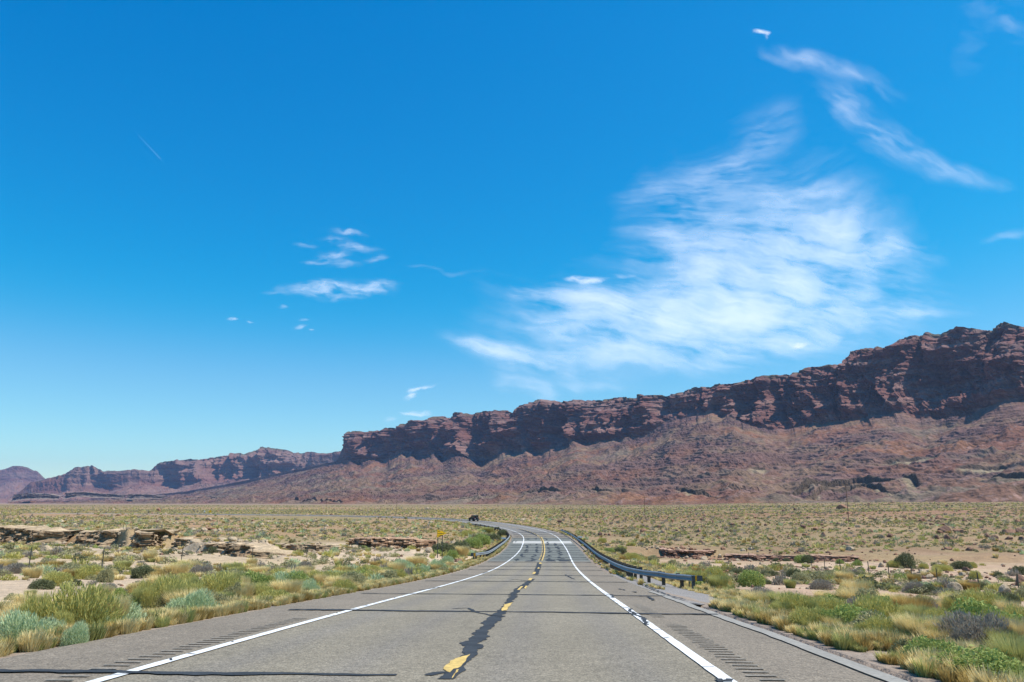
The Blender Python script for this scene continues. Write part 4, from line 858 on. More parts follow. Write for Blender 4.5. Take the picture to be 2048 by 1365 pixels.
big += [(150, 1270, 150, 105, 'rabbit'), (45, 1292, 130, 75, 'blue'), (215, 1262, 130, 72, 'blue'), (150, 1300, 60, 50, 'blue'), (330, 1225, 110, 75, 'rabbit'), (385, 1232, 90, 55, 'blue'), (435, 1205, 105, 62, 'rabbit'), (505, 1192, 62, 56, 'bright'), (478, 1175, 70, 40, 'sage'), (575, 1180, 80, 40, 'blue'),
        (640, 1172, 75, 32, 'rabbit'), (560, 1160, 46, 26, 'rabbit'), (85, 1178, 48, 24, 'dark'), (145, 1172, 42, 18, 'dark'), (212, 1183, 50, 18, 'dead'), (265, 1188, 44, 14, 'dead'), (140, 1150, 30, 14, 'gold'), (45, 1218, 26, 18, 'gold'), (28, 1200, 34, 16, 'sage'), (60, 1196, 30, 18, 'green'), (180, 1145, 34, 22, 'sage'), (270, 1150, 28, 16, 'dark'), (315, 1158, 34, 16, 'gold'), (210, 1165, 30, 34, 'sage'),
        (95, 1132, 34, 18, 'sage'), (30, 1113, 30, 16, 'sage'), (60, 1080, 34, 12, 'blue'), (125, 1080, 26, 16, 'bright'), (425, 1108, 18, 14, 'dark'), (612, 1142, 40, 20, 'dead'), (690, 1165, 60, 26, 'green'), (740, 1152, 60, 24, 'rabbit'), (800, 1140, 50, 22, 'blue'), (830, 1132, 44, 20, 'dry'), (905, 1120, 26, 22, 'bright'), (893, 1128, 30, 18, 'blue'), (925, 1113, 34, 22, 'dry'),
        (885, 1108, 50, 26, 'dark'), (920, 1102, 44, 22, 'dark'), (945, 1095, 40, 22, 'bright'), (965, 1090, 40, 24, 'bright'), (985, 1083, 34, 18, 'dark'), (1005, 1073, 26, 16, 'dark'), (960, 1078, 40, 14, 'sage'), (935, 1072, 34, 12, 'rabbit'), (975, 1066, 30, 12, 'green'), (995, 1062, 14, 9, 'dark'), (960, 1061, 18, 8, 'sage'), (945, 1110, 40, 10, 'sage'),
        # right side
        (1596, 1238, 84, 56, 'rabbit'), (1640, 1250, 60, 38, 'bright'), (1712, 1268, 105, 62, 'bright'), (1770, 1285, 90, 55, 'rabbit'), (1720, 1225, 60, 30, 'dead'), (1870, 1332, 105, 62, 'bright'), (1960, 1302, 145, 80, 'dead'), (1990, 1290, 100, 70, 'rabbit'), (1830, 1280, 70, 40, 'sage'), (1960, 1362, 160, 70, 'bright'), (2040, 1350, 120, 75, 'green'),
        (1965, 1238, 95, 62, 'rabbit'), (2020, 1245, 60, 46, 'dry'), (1850, 1222, 54, 32, 'sage'), (1715, 1205, 60, 48, 'dry'), (1665, 1210, 34, 20, 'sage'), (1780, 1212, 70, 26, 'dry'), (1830, 1170, 30, 24, 'gold'), (2028, 1208, 30, 24, 'dark'), (1938, 1210, 26, 20, 'sage'), (1500, 1222, 50, 18, 'green'), (1510, 1198, 26, 14, 'sage'), (1545, 1200, 22, 18, 'sage'), (1430, 1175, 60, 44, 'rabbit'), (1452, 1172, 20, 16, 'sage'),
        (1530, 1168, 32, 12, 'dark'), (1475, 1148, 36, 12, 'dark'), (1508, 1144, 30, 12, 'sage'), (1540, 1152, 38, 13, 'dark'), (1565, 1163, 26, 12, 'dark'), (1600, 1168, 46, 26, 'sage'), (1588, 1155, 26, 20, 'dark'), (1655, 1160, 60, 22, 'sage'), (1690, 1165, 44, 24, 'dry'), (1700, 1182, 40, 16, 'gold'), (1640, 1180, 50, 22, 'dead'), (1750, 1193, 20, 14, 'dark'),
        (1810, 1136, 44, 34, 'dark'), (1790, 1136, 30, 16, 'rabbit'), (1848, 1138, 24, 12, 'rabbit'), (1885, 1142, 42, 14, 'rabbit'), (1925, 1138, 38, 18, 'dark'), (1945, 1136, 18, 12, 'rabbit'), (1605, 1127, 36, 18, 'bright'), (1615, 1127, 24, 20, 'dark'), (1680, 1128, 16, 11, 'bright'), (1715, 1132, 18, 13, 'bright'), (1512, 1120, 16, 9, 'dark'), (1532, 1121, 15, 9, 'sage'), (1552, 1123, 12, 8, 'dark'), (1573, 1123, 12, 8, 'dark'), (1950, 1158, 26, 18, 'rabbit'), (2000, 1155, 24, 12, 'dark'), (2040, 1150, 26, 20, 'dark'), (1905, 1172, 26, 14, 'sage'), (1960, 1180, 34, 18, 'dark'),
        (1262, 1120, 38, 15, 'rabbit'), (1218, 1106, 22, 10, 'bright'), (1240, 1108, 26, 12, 'dark'), (1205, 1086, 20, 11, 'rabbit'), (1306, 1124, 26, 14, 'sage'), (1345, 1129, 18, 10, 'sage'), (1360, 1138, 22, 9, 'dark'), (1405, 1132, 16, 9, 'sage'), (1262, 1092, 24, 8, 'rabbit')]
bush_me = {}
def px_size(r, y): return r * 2 * F / y
sat = []; inds = []    # (x, y, z, r, h, kind, rot, tint, manual)
for u, v, wp_, hp_, kd in big:
    x, y, z = hit(u, min(v, 1362)); k = y / F * 1.02
    inds.append([x, y, z - .03, wp_ * k / 2, hp_ * k * .88, kd, rng.random() * 6.28, 1.0, 1])
    if wp_ > 50:
        for _ in range(11):
            a_ = rng.random() * 6.28; rr_ = wp_ * k / 2; xx, yy2 = x + rr_ * .95 * math.cos(a_), y + rr_ * .8 * math.sin(a_)
            if yy2 < 4 or abs(road_near(np.array([xx]), np.array([yy2]))[1][0]) < 7: continue
            sat.append([xx, yy2, float(gh(np.array([xx]), np.array([yy2]))[0]) - .03, rr_ * rng.uniform(.28, .55), hp_ * k * rng.uniform(.4, .75), [kd, kd, 'dry', 'sage', 'green', 'rabbit'][rng.integers(6)], rng.random() * 6.28, rng.uniform(.85, 1.15), 0])
# random population
def scatter(n, y0, y1, pw, seed, u0=-160, u1=2210):
    g = np.random.default_rng(seed); y = (y0 ** pw + (y1 ** pw - y0 ** pw) * g.random(n)) ** (1 / pw); u = g.uniform(u0, u1, n); x = (u - 1024) / 1534 * y
    s, l = road_near(x, y); ok = np.abs(l) > 6.9; ok &= ~((l > 0) & (l < 9.3) & (s > 22) & (s < 62))
    return x[ok], y[ok], u[ok], s[ok], l[ok], g
def pick(g, n, w_): ks = list(w_); p = np.array([w_[k] for k in ks], float); return [ks[i] for i in g.choice(len(ks), n, p=p / p.sum())]
pop = []
for n_, y0, y1, sd_ in ((2600, 6, 70, 1), (14000, 70, 230, 2), (45000, 230, 620, 3), (26000, 620, 1150, 4)):
    x, y, u, s, l, g = scatter(n_, y0, y1, 2, sd_)
    dens = fbm(x / 14, y / 9, o=3, s=71) * .6 + .4 * fbm(x / 55, y / 30, o=3, s=72)
    lim = .43 + .04 * (u > 1150) * (y < 118) - .04 * (y > 125) - .03 * (y > 125) * (u > 1150)
    wash = (u > 1180) & (y > 92) & (y < 135) ; lim = lim + wash * .07
    bare = ((u < 120) & (y < 33) & (y > 19)) | ((u > 230) & (u < 560) & (y > 62) & (y < 82)) | ((u > 1700) & (y > 32) & (y < 60)); lim = lim + bare * .07
    ok = dens + g.normal(0, .03, len(x)) > lim; x, y, u, s, l = x[ok], y[ok], u[ok], s[ok], l[ok]
    z = gh(x, y, (s, l)); n = len(x)
    left = dict(sage=5, rabbit=2, dark=1.6, dry=5, dead=1.5, bright=.3, blue=1.0, gold=1.6, green=1.4); right = dict(sage=4, rabbit=1.5, dark=3, dry=3, dead=1.3, bright=.5, gold=1.3, green=.7, blue=.3)
    ka, kb = pick(g, n, left), pick(g, n, right)
    kd = [a if q < 1100 else b for a, b, q in zip(ka, kb, u)]
    r = np.clip(g.lognormal(-1.05, .5, n), 0, .68) * np.where(y < 25, .72, 1) * (1 + .1 * (y > 300)); hh_ = r * g.uniform(.65, 1.15, n)
    near_rd = (np.abs(l) < 12) & (y > 150)
    for i in range(n): pop.append([x[i], y[i], z[i] - .03, r[i], hh_[i], ('green' if near_rd[i] and g.random() < .5 else kd[i]), g.random() * 6.28, g.uniform(.8, 1.15), 0])
# lush band beside the road
for sd_, l0, l1, s0, s1, n_ in ((11, -11.5, -7.6, 4, 70, 210), (12, 7.9, 11.5, 3, 27, 70), (13, -14, -7.8, 70, 230, 260), (14, 8.8, 14, 40, 130, 160)):
    g = np.random.default_rng(sd_); s = s0 + (s1 - s0) * g.random(n_) ** .85; l = g.uniform(l0, l1, n_); x, y, _ = road(s, l); z = gh(x, y, (s, l))
    kd = pick(g, n_, dict(rabbit=3, blue=2 if l0 < 0 else .4, bright=1.2, green=3, dry=4, sage=2, gold=1))
    r = g.lognormal(-.95, .32, n_)
    for i in range(n_): pop.append([x[i], y[i], z[i] - .03, r[i], r[i] * g.uniform(.8, 1.3), kd[i], g.random() * 6.28, g.uniform(.85, 1.15), 0])
grasses = ('dry', 'gold', 'green')
allp = inds + pop + sat
vis = []
for q in allp:
    uu_, vv_ = proj(q[0], q[1], q[2]); q.append(float(uu_)); q.append(float(vv_))
def rank(q): return (q[3] * 2) * q[4] / q[1] ** 2 * (1e6 if q[8] else 1) * (1 if -20 < q[9] < 2068 and q[10] < 1385 else 1e-4)
shr = sorted([q for q in allp if q[5] not in grasses], key=rank, reverse=True); grs = sorted([q for q in allp if q[5] in grasses], key=rank, reverse=True)
NI = 290; NG = 240
LM = [(882, 1068, 'the yellow pennant sign'), (56, 1120, 'the leftmost fence post'), (205, 1118, 'the second left fence post'), (361, 1122, 'the third left fence post'), (290, 1082, 'the tallest cut bank'), (465, 1118, 'the undercut bank'),
      (980, 1100, 'the left guardrail'), (1395, 1163, 'the right guardrail end'), (1230, 1120, 'the right guardrail'), (1810, 1118, 'the tall bush in the wash'), (1596, 1205, 'the round roadside bush'), (1700, 1098, 'the flat pale boulder'), (1697, 1034, 'the tallest utility pole'),
      (1290, 1034, 'the middle utility pole'), (948, 1038, 'the dark car'), (100, 1280, 'the lower left corner'), (1950, 1340, 'the lower right corner'), (450, 1230, 'the left shoulder line'), (1500, 1240, 'the right shoulder line'), (700, 1180, 'the far left shoulder'), (1960, 1180, 'the far right fence post'), (1780, 1160, 'the middle right fence posts'), (1640, 1135, 'the near wash bank'), (2030, 1110, 'the right image edge'), (10, 1060, 'the left image edge'), (620, 1040, 'the far plain'), (1450, 1060, 'the right plain')]
used = {}
ORD = ['', 'second ', 'third ', 'fourth ', 'fifth ', 'sixth ', 'seventh ', 'eighth ', 'ninth ', 'tenth ', 'eleventh ', 'twelfth ', 'thirteenth ', 'fourteenth ', 'fifteenth ']
def mklabel(word, u, v, wpx):
    d = [((u - a) ** 2 + 4 * (v - b) ** 2, a, b, t_) for a, b, t_ in LM]; _, a, b, t_ = min(d)
    du, dv = u - a, v - b
    if abs(du) > 2.2 * abs(dv): rel = 'right of' if du > 0 else 'left of'
    elif dv > 0: rel = ('below and left of' if du < -12 else 'below and right of' if du > 12 else 'directly below')
    else: rel = ('above and left of' if du < -12 else 'above and right of' if du > 12 else 'directly above')
    size = 'large' if wpx > 70 else 'medium' if wpx > 32 else 'small' if wpx > 16 else 'tiny'
    key = (size, word, rel, t_); n = used.get(key, 0); used[key] = n + 1
    o = (ORD[n] + 'largest ') if n and n < 15 else ('outlying ' if n else '')
    return f'{o}{size} {word} {rel} {t_}'
def place(q, cat, name, grp):
    x, y, z, r, h, kd, rot, tint, man, u, v = q
    me = HI[kd, int(rot * 7) % 2]; o = obj(name, me, None, (x, y, z), rot); o.scale = (r, r * (.85 + .3 * ((rot * 13) % 1)), h)
    tag(o, mklabel(WORD[kd], u, v, px_size(r, y)), cat, grp)
for q in sorted(shr[:NI], key=lambda q: -q[3] / q[1]): place(q, 'shrub', 'desert_shrub', 'shrubs scattered over the desert plain')
for q in sorted(grs[:NG], key=lambda q: -q[3] / q[1]): place(q, 'grass tuft', 'grass_tuft', 'grass tufts scattered over the desert plain')
rs, rg = shr[NI:], grs[NG:]
print('plants', len(shr), len(grs), shr[NI - 1][3] / shr[NI - 1][1] * 2 * F)
nr = [q for q in rs if q[1] < 130]; fr_ = [q for q in rs if 130 <= q[1] < 300]; vf_ = [q for q in rs if q[1] >= 300]
V1 = merge([q[:8] for q in nr], MID, 'scrub', 'many small grey green shrubs dotted over the near plain', 'scrub')
V2 = merge([q[:8] for q in fr_], LOW, 'far_scrub', 'countless shrubs speckling the middle of the plain', 'scrub')
merge([q[:8] for q in vf_], VLOW, 'distant_scrub', 'countless distant shrubs speckling the plain before the mesa', 'scrub')
merge([q[:8] for q in rg if q[1] < 130], MID, 'dry_grass', 'many small dry grass tufts dotted over the near plain', 'grass')
merge([q[:8] for q in rg if q[1] >= 130], LOW, 'far_grass', 'countless far grass tufts speckling the plain before the mesa', 'grass')
# verge grass along both pavement edges
def verge(segs, name, label, seed):
    g = np.random.default_rng(seed); it = []
    for s0, s1, l0, l1, n_, rr in segs:
        s = s0 + (s1 - s0) * g.random(n_); l = l0 + (l1 - l0) * g.random(n_) ** 1.3; keep = fbm(s / 1.6, l / 1.0, o=3, s=seed) > .36
        s, l = s[keep], l[keep]; x, y, _ = road(s, l); z = gh(x, y, (s, l)); kd = pick(g, len(s), dict(dry=7, gold=2, green=2.2))
        for i in range(len(s)): r = rr * g.uniform(.5, 1.3); it.append((x[i], y[i], z[i] - .02, r, r * g.uniform(.8, 1.5), kd[i], g.random() * 6.28, g.uniform(.85, 1.15)))
    return merge(it, MID, name, label, 'grass')
verge([(3, 60, -6.5, -8.5, 3600, .19), (60, 140, -6.5, -8.6, 1500, .22), (140, 260, -6.6, -9, 900, .3)], 'verge_grass', 'strip of dry yellow grass growing along the left pavement edge', 81)
verge([(2, 24, 6.35, 8.4, 1700, .19), (24, 34, 8.2, 10, 500, .2), (34, 150, 8.6, 10.5, 1500, .24), (36, 120, 6.1, 6.9, 160, .2), (160, 300, 6.6, 9, 700, .3)], 'verge_grass', 'strip of dry yellow grass growing along the right pavement edge', 82)

# ---------------------------------------------------------------- boulders
def boulder_me(seed, col):
    import bmesh
    bm = bmesh.new(); bmesh.ops.create_icosphere(bm, subdivisions=3, radius=1); g = np.random.default_rng(seed)
    pl = g.normal(0, 1, (11, 3)); pl /= np.linalg.norm(pl, axis=1)[:, None]; pd = g.uniform(.5, .85, 11)
    V = np.array([v.co for v in bm.verts])
    for a, d in zip(pl, pd): t_ = V @ a; k = t_ > d; V[k] -= np.outer((t_[k] - d) * .92, a)
    V *= 1 + .07 * (fbm(V[:, 0] * 3, V[:, 1] * 3, V[:, 2] * 3, o=3, s=seed)[:, None] - .5) * 2
    V[:, 2] = V[:, 2] * .7 + .25
    Fc = np.array([[v.index for v in f.verts] for f in bm.faces]); bm.free()
    C = np.broadcast_to(col, (len(V), 3)) * (.85 + .3 * fbm(V[:, 0], V[:, 1], V[:, 2] * 5, o=3, s=seed + 3))[:, None]
    return mesh('boulder', V, Fc, M_rock, C), V, Fc, C
BC = {'pale': (.43, .335, .225), 'red': (.30, .17, .11), 'brown': (.21, .125, .09)}
BW = {'pale': 'pale tan boulder', 'red': 'reddish boulder', 'brown': 'dark brown boulder'}
BM = {(k, i): boulder_me(600 + 17 * i + len(k), c) for k, c in BC.items() for i in range(3)}
bl = [(1700, 1102, 20, 8, 'pale'), (1502, 1101, 9, 7, 'pale'), (1780, 1075, 15, 8, 'brown'), (1888, 1065, 32, 14, 'brown'), (1880, 1068, 14, 8, 'red'), (1918, 1066, 28, 10, 'red'), (1893, 1078, 16, 9, 'brown'), (1902, 1082, 10, 8, 'brown'), (1875, 1078, 14, 8, 'brown'), (1975, 1076, 15, 10, 'brown'), (1990, 1078, 16, 8, 'brown'), (2018, 1068, 28, 12, 'red'), (2040, 1066, 20, 10, 'brown'), (2018, 1080, 18, 8, 'brown'), (2045, 1082, 18, 8, 'brown'),
      (1895, 1014, 11, 6, 'brown'), (1607, 1058, 12, 10, 'brown'), (1632, 1061, 14, 8, 'red'), (1647, 1073, 10, 8, 'red'), (1610, 1072, 14, 6, 'red'), (1620, 1054, 10, 6, 'red'), (1675, 1051, 10, 6, 'brown'), (1728, 1087, 11, 6, 'brown'), (1590, 1021, 8, 5, 'brown'), (1940, 1102, 22, 8, 'brown'), (1898, 1100, 20, 7, 'red'), (1762, 1135, 14, 10, 'pale'), (1612, 1134, 14, 8, 'pale'), (1522, 1130, 8, 6, 'pale'), (1765, 1164, 12, 8, 'pale'),
      (1910, 1183, 34, 18, 'pale'), (1950, 1171, 34, 12, 'brown'), (2040, 1172, 30, 22, 'brown'), (1925, 1153, 18, 8, 'pale'), (1858, 1158, 26, 10, 'pale'), (1848, 1148, 22, 9, 'pale'), (2010, 1194, 30, 24, 'pale'), (1990, 1205, 26, 10, 'pale'), (1805, 1170, 34, 6, 'pale'), (1900, 1200, 14, 5, 'pale'), (1785, 1146, 10, 6, 'brown'), (2035, 1045, 12, 8, 'red'), (1748, 1103, 9, 5, 'red'), (1395, 1073, 9, 6, 'brown'), (1595, 1106, 8, 4, 'brown'),
      (160, 1134, 18, 11, 'brown'), (150, 1132, 10, 8, 'pale'), (95, 1103, 30, 12, 'pale'), (65, 1078, 20, 5, 'pale'), (236, 1107, 12, 10, 'pale'), (310, 1120, 16, 7, 'pale'), (330, 1120, 12, 6, 'brown'), (480, 1138, 10, 6, 'pale'), (405, 1152, 8, 5, 'brown'), (237, 1032, 10, 3, 'red'), (205, 1032, 8, 3, 'red'), (630, 1040, 4, 3, 'red'), (860, 1106, 24, 10, 'pale'), (868, 1097, 16, 9, 'brown'), (852, 1090, 14, 7, 'pale'), (895, 1091, 16, 8, 'red'), (907, 1088, 14, 7, 'pale'), (1738, 1012, 8, 4, 'red'), (1560, 1014, 7, 4, 'pale')]
def put_boulder(x, y, z, r, h, k, u, v, idx):
    o = obj('boulder', BM[k, idx % 3][0], None, (x, y, z - .08 * h), idx * 1.7); o.scale = (r, r * .8, h); tag(o, mklabel(BW[k], u, v, px_size(r, y)), 'boulder', 'boulders lying on the plain')
for i, (u, v, wp_, hp_, k) in enumerate(bl):
    x, y, z = hit(u, v); k_ = y / F; put_boulder(x, y, z, wp_ * k_ / 2, hp_ * k_ * 1.1, k, u, v, i)
rub = {}; g = np.random.default_rng(91); rubble = []
for n_, y0, y1, sd_ in ((3000, 8, 90, 21), (2200, 90, 260, 22), (5000, 260, 800, 23)):
    x, y, u, s, l, g = scatter(n_, y0, y1, 2, sd_); dn = fbm(x / 12, y / 8, o=3, s=75); right_ = u > 1100
    ok = dn + g.normal(0, .05, len(x)) > np.where(right_, .50, .56); x, y, u, s, l = x[ok], y[ok], u[ok], s[ok], l[ok]; z = gh(x, y, (s, l)); n = len(x)
    r = g.lognormal(-2.35, .55, n) * np.clip(y / 60, .5, 3.2)
    for i in range(n): rubble.append((x[i], y[i], z[i], r[i], r[i] * g.uniform(.6, 1.1), ('pale' if (u[i] < 1100 and g.random() < .75) or (y[i] < 100 and g.random() < .6) else g.choice(['red', 'brown', 'red'])), g.random() * 6.28, g.uniform(.8, 1.15), u[i]))
for (xa, ya, za), (xb, yb_, zb_) in zip(BK[:-1], BK[1:]):
    if math.hypot(xa - xb, ya - yb_) > 14: continue
    for _ in range(52):
        f = g.random(); fr = g.random() < .6; x = xa + (xb - xa) * f + g.normal(0, .8); y = ya + (yb_ - ya) * f + (-abs(g.normal(.9, 1.6)) if fr else 2.5 + abs(g.normal(0, 3)))
        s_q, l_q = road_near(np.array([x]), np.array([y]))
        if abs(l_q[0]) < 9: continue
        z = float(gh(np.array([x]), np.array([y]), (s_q, l_q))[0]); rr = g.lognormal(-1.75, .6); rubble.append((x, y, z, rr, rr * g.uniform(.5, 1), 'pale' if x < 0 or g.random() < .3 else 'red', g.random() * 6.28, g.uniform(.75, 1.1), 1024 + 1534 * x / y))
rubble.sort(key=lambda q: -q[3] / q[1] * (1 if -10 < q[8] < 2058 else 1e-3))
for i, q in enumerate(rubble[:110]):
    uu_, vv_ = proj(q[0], q[1], q[2]); put_boulder(q[0], q[1], q[2], q[3], q[4], str(q[5]), float(uu_), float(vv_), i)
import bmesh
_b = bmesh.new(); bmesh.ops.create_icosphere(_b, subdivisions=1, radius=1); SV = np.array([v.co for v in _b.verts]); SF = np.array([[v.index for v in f.verts] for f in _b.faces]); _b.free()
RL = {(k, i): (SV * (1 + np.random.default_rng(i).normal(0, .2, (len(SV), 1))) * [1, .8, 1] + [0, 0, .2], SF, np.broadcast_to(BC[k], SV.shape)) for k in BC for i in range(3)}
it = [tuple(q[:5]) + (str(q[5]),) + tuple(q[6:8]) for q in rubble[110:]]
ro = merge(it, RL, 'rubble', 'loose stones and rubble strewn over the plain', 'rubble'); ro.data.materials.clear(); ro.data.materials.append(M_rock)

# ---------------------------------------------------------------- clouds: thin cirrus 8 km up
def mat_cloud():
    m = bpy.data.materials.new('cirrus'); m.use_nodes = True; t = m.node_tree; t.nodes.clear(); L = t.links.new; N = t.nodes.new
    a = N('ShaderNodeAttribute'); a.attribute_name = 'col'; sp = N('ShaderNodeSeparateColor'); L(a.outputs['Color'], sp.inputs[0])
    tr = N('ShaderNodeBsdfTransparent'); tl = N('ShaderNodeBsdfTranslucent'); df = N('ShaderNodeBsdfDiffuse')
    tl.inputs[0].default_value = (.95, .95, .95, 1); df.inputs[0].default_value = (.95, .95, .95, 1)
    m1 = N('ShaderNodeMixShader'); m1.inputs[0].default_value = .25; L(tl.outputs[0], m1.inputs[1]); L(df.outputs[0], m1.inputs[2])
    m2 = N('ShaderNodeMixShader'); L(sp.outputs[0], m2.inputs[0]); L(tr.outputs[0], m2.inputs[1]); L(m1.outputs[0], m2.inputs[2])
    o = N('ShaderNodeOutputMaterial'); L(m2.outputs[0], o.inputs[0]); return m
M_cloud = mat_cloud()
def cloud(blobs, box, label, seed, ang=0, stretch=4, res=2.6, alt=8000, gain=1.0, scale=1.0, fan=0.0, name='cirrus_cloud', soft=(.12, 1.15)):
    u0, v0, u1, v1 = box; U, V = np.meshgrid(np.arange(u0, u1, res), np.arange(v0, min(v1, 905), res)); B = np.zeros_like(U)
    wu = (fbm(U / 120 / scale, V / 70 / scale, o=4, s=seed) - .5) * 90 * scale; wv = (fbm(U / 130 / scale, V / 80 / scale, o=4, s=seed + 1) - .5) * 44 * scale
    Uw, Vw = U + wu, V + wv
    for cx, cy, rx_, ry_, an, am in blobs:
        c, s_ = math.cos(R(an)), math.sin(R(an)); a = ((Uw - cx) * c + (Vw - cy) * s_) / rx_; b_ = (-(Uw - cx) * s_ + (Vw - cy) * c) / ry_
        B = np.maximum(B, 0) + am * np.exp(-(a * a + b_ * b_) * 1.1)
    # fibres follow a fanned direction
    an = R(ang) + (fbm(U / 400 / scale, V / 300 / scale, o=2, s=seed + 2) - .5) * 1.0
    c, s_ = np.cos(an.mean()), np.sin(an.mean())
    p = ((U + wu * .5) * c + (V + wv * .9) * s_) / scale; q = (-(U + wu * .5) * s_ + (V + wv * .9) * c + fan * (U - u0 * .4 - u1 * .6) * ss(560, 240, V)) / scale
    f1 = fbm(p / (34 * stretch), q / 22, o=5, s=seed + 3, g=.6); f2 = fbm(p / (9 * stretch), q / 6.5, o=4, s=seed + 4, g=.62); f3 = fbm(p / 60, q / 40, o=4, s=seed + 5)
    n_ = .48 * f1 + .20 * f2 + .32 * f3; n_ = n_ + .22 * (fbm(U / (150 * scale), V / (85 * scale), o=3, s=seed + 9) - .5)
    D = np.clip((B * (.2 + 1.6 * n_) + (n_ - .5) * 2.6 * np.clip(B, 0, .7) - soft[0]) / (soft[1] - soft[0]), 0, 1.4); D = (1 - np.exp(-1.5 * D ** 1.35)) * gain
    edge = ss(u0, u0 + 30, U) * ss(u1, u1 - 30, U) * ss(v0, v0 + 20, V) if True else 1
    e2 = np.clip(np.minimum(U - u0, u1 - U) / 25, 0, 1); D = D * e2 * np.clip((V - v0) / 15, 0, 1)
    a, q_, c_ = ray(U, V); T_ = alt / c_
    X, Y_, Z = a * T_, q_ * T_, c_ * T_
    Z = Z + 60 * fbm(U / 60, V / 60, o=2, s=seed + 6)
    Fc = grid(*U.shape); keep = D.ravel()[Fc].max(1) > .004
    me = mesh(name, np.stack([X, Y_, Z], -1), Fc[keep], M_cloud, np.repeat(D.reshape(-1, 1), 3, 1), True)
    return tag(obj(name, me), label, 'cloud', 'cirrus clouds in the blue sky')
cloud([(1480, 590, 230, 70, 0, .95), (1620, 510, 160, 60, -8, .9), (1350, 640, 240, 52, 3, .95), (1200, 600, 190, 26, 8, .8), (1450, 500, 150, 70, -20, .6), (1370, 410, 85, 60, -30, .55), (1480, 330, 90, 55, -35, .55), (1540, 250, 60, 38, -40, .35), (1600, 380, 130, 50, -10, .38), (1700, 470, 110, 45, 10, .55),
       (1760, 580, 140, 38, 5, .45), (1580, 690, 170, 26, -4, .62), (1250, 700, 160, 34, 8, .85), (1000, 700, 120, 17, 8, .85), (1090, 725, 110, 26, 14, .8), (1060, 775, 50, 26, 35, .75), (1200, 765, 80, 14, 0, .35), (1700, 630, 150, 22, 0, .5), (1450, 722, 120, 16, 0, .45), (1560, 640, 200, 40, 0, .5), (1820, 628, 90, 9, 3, .5), (1790, 500, 90, 22, 12, .45), (1650, 440, 120, 60, 0, .4), (1320, 470, 60, 50, 20, .4), (1290, 390, 40, 40, 20, .3), (1110, 648, 120, 22, 5, .35)],
      (850, 180, 1990, 850), 'largest white cirrus cloud fanning out above the mesa', 700, ang=4, stretch=4.5, gain=.68, soft=(.04, 2.05), fan=.5)
cloud([(1600, 115, 60, 20, 15, .75), (1690, 145, 50, 16, 18, .5), (1670, 200, 50, 26, 50, .5), (1730, 255, 75, 34, 48, .5), (1820, 310, 100, 30, 30, .5), (1930, 350, 100, 20, 20, .4), (2040, 370, 70, 14, 8, .3), (1760, 170, 60, 40, 40, .22)], (1500, 60, 2120, 420), 'thin white cirrus streamer trailing down to the right edge', 720, ang=28, stretch=3, gain=.45, soft=(.08, 1.8))
cloud([(1522, 70, 14, 5, 5, 1.3), (1536, 76, 5, 8, 0, .9)], (1495, 50, 1560, 105), 'tiny bright white cloud wisp at the upper right', 730, stretch=1.5, res=1.3, gain=.8, scale=.3, soft=(.12, 2.2))
cloud([(700, 470, 30, 6, 5, 1.0), (665, 482, 26, 5, 0, .6), (610, 496, 22, 4, 0, .8), (712, 498, 34, 8, 5, 1.0), (665, 515, 34, 9, -5, .9), (750, 522, 20, 6, -15, 1.0), (640, 527, 40, 3, 0, .5), (690, 533, 26, 5, 0, .5)], (570, 430, 800, 556), 'cluster of small broken white clouds above the lens shaped cloud', 740, stretch=2.6, res=1.5, gain=.58, scale=.36, soft=(.05, 2.0))
cloud([(620, 573, 52, 11, -6, 1.0), (700, 580, 60, 15, 0, 1.0), (745, 578, 42, 10, -3, .8), (650, 593, 50, 10, 8, .6), (550, 586, 18, 4, 0, .6), (558, 617, 9, 3, 0, .6)], (515, 545, 830, 635), 'lens shaped white cloud at left centre of the sky', 750, stretch=2.6, res=1.5, gain=.58, scale=.42, soft=(.05, 2.1))
cloud([(465, 641, 9, 3, -8, 1.3), (496, 647, 8, 2, 0, .6)], (445, 622, 515, 660), 'tiny white puff left of the lens shaped cloud', 760, stretch=1.6, res=1.2, gain=.7, scale=.22)
cloud([(610, 643, 12, 3, 0, .6), (602, 655, 14, 5, -10, .7), (627, 664, 8, 3, 0, .5)], (580, 628, 650, 680), 'faint small puff just below the lens shaped cloud', 770, stretch=2, res=1.3, gain=.5, scale=.25)
cloud([(822, 795, 14, 5, -25, 1.0), (835, 782, 22, 4, -14, .9), (865, 776, 16, 3, -20, .5)], (800, 762, 900, 812), 'small curled wisp low over the mesa at centre', 780, stretch=2.4, res=1.4, gain=.7, scale=.3)
cloud([(832, 829, 28, 4, 0, 1.0), (785, 842, 18, 5, -6, .6)], (760, 815, 880, 856), 'faint flat wisp just above the mesa rim at centre', 790, stretch=3, res=1.4, gain=.5, scale=.3)
cloud([(1170, 561, 34, 7, -3, .9), (1245, 552, 20, 5, 0, .5)], (1110, 538, 1290, 580), 'small smooth cloud above the left arm of the largest cloud', 800, stretch=2.4, res=1.5, gain=.6, scale=.35)
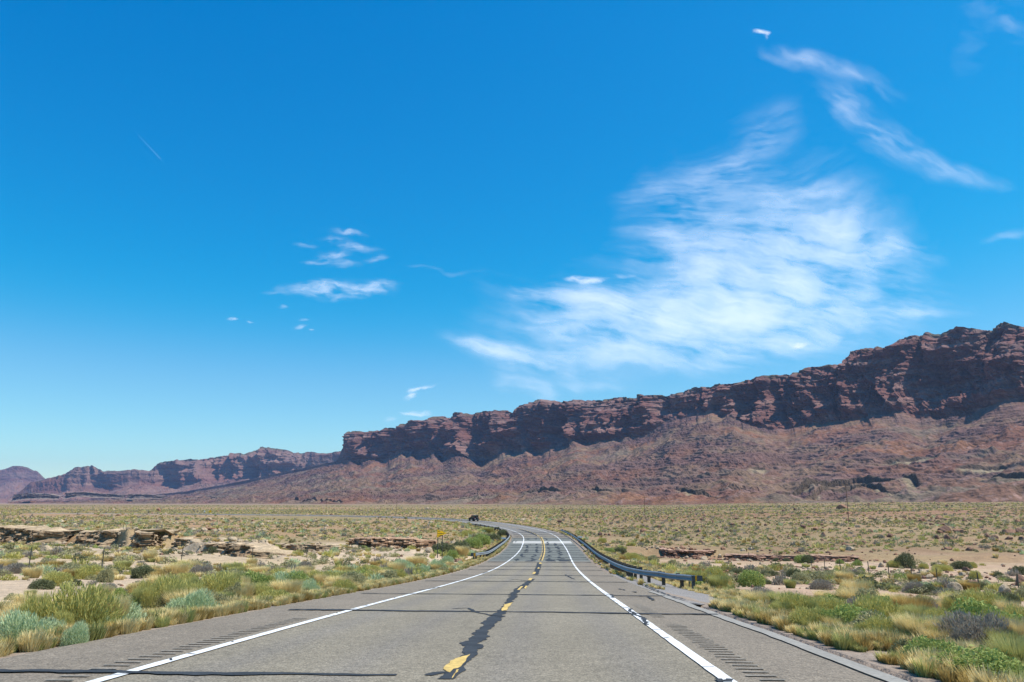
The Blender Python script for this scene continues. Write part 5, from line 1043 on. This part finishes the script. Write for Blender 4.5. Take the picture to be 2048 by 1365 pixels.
cloud([(1594, 691, 22, 6, -6, 1.1)], (1560, 672, 1630, 706), 'little bright puff low on the right beneath the largest cloud', 810, stretch=1.8, res=1.3, gain=.7, scale=.28, alt=6500, soft=(.12, 1.9))
cloud([(2020, 480, 60, 9, -10, .7), (2010, 40, 90, 40, 20, .45), (1930, 100, 50, 60, 0, .22)], (1880, -60, 2150, 520), 'faint veil of cirrus at the upper right corner', 820, stretch=3, res=3, gain=.2)
cloud([(860, 542, 55, 4, 8, .6), (930, 545, 40, 4, -6, .4)], (800, 520, 1000, 565), 'very faint streak between the small clouds and the largest cloud', 830, stretch=4, res=2, gain=.10, scale=.5)
a = at(276, 270, 1); b_ = at(321, 318, 1); pa = np.array(a) * 10000 / a[2]; pb = np.array(b_) * 10000 / b_[2]
dv = pb - pa; nv = np.cross(dv, (0, 0, 1)); nv /= np.linalg.norm(nv); V = []; C = []
for k in range(41):
    f = k / 40; wdt = 9 * (1 + .4 * math.sin(k)); p_ = pa + dv * f
    V += [p_ - nv * wdt, p_, p_ + nv * wdt]; C += [[0, 0, 0], [.3 * (.25 + .75 * f)] * 3, [0, 0, 0]]
tag(obj('contrail', mesh('contrail', V, grid(41, 3), M_cloud, C, True)), 'short thin vapour trail high in the left sky', 'contrail')

# ---------------------------------------------------------------- haze
b = MB(); b.box((0, 6800, 330), (21000, 14300, 880)); hz = b.build('haze', None) if False else None
me = bpy.data.meshes.new('haze'); me.from_pydata(b.v, [], b.f)
m = bpy.data.materials.new('haze_air'); m.use_nodes = True; t = m.node_tree; t.nodes.clear()
pv = t.nodes.new('ShaderNodeVolumePrincipled'); pv.inputs['Color'].default_value = (.45, .62, 1, 1); pv.inputs['Density'].default_value = 3.5e-5; pv.inputs['Anisotropy'].default_value = .3
oo = t.nodes.new('ShaderNodeOutputMaterial'); t.links.new(pv.outputs[0], oo.inputs['Volume']); me.materials.append(m)
if 1:
    hz = obj('haze', me); tag(hz, 'thin blue haze of distance over the plain and cliffs', 'haze', kind='stuff')
print('objects', len(sc.objects))
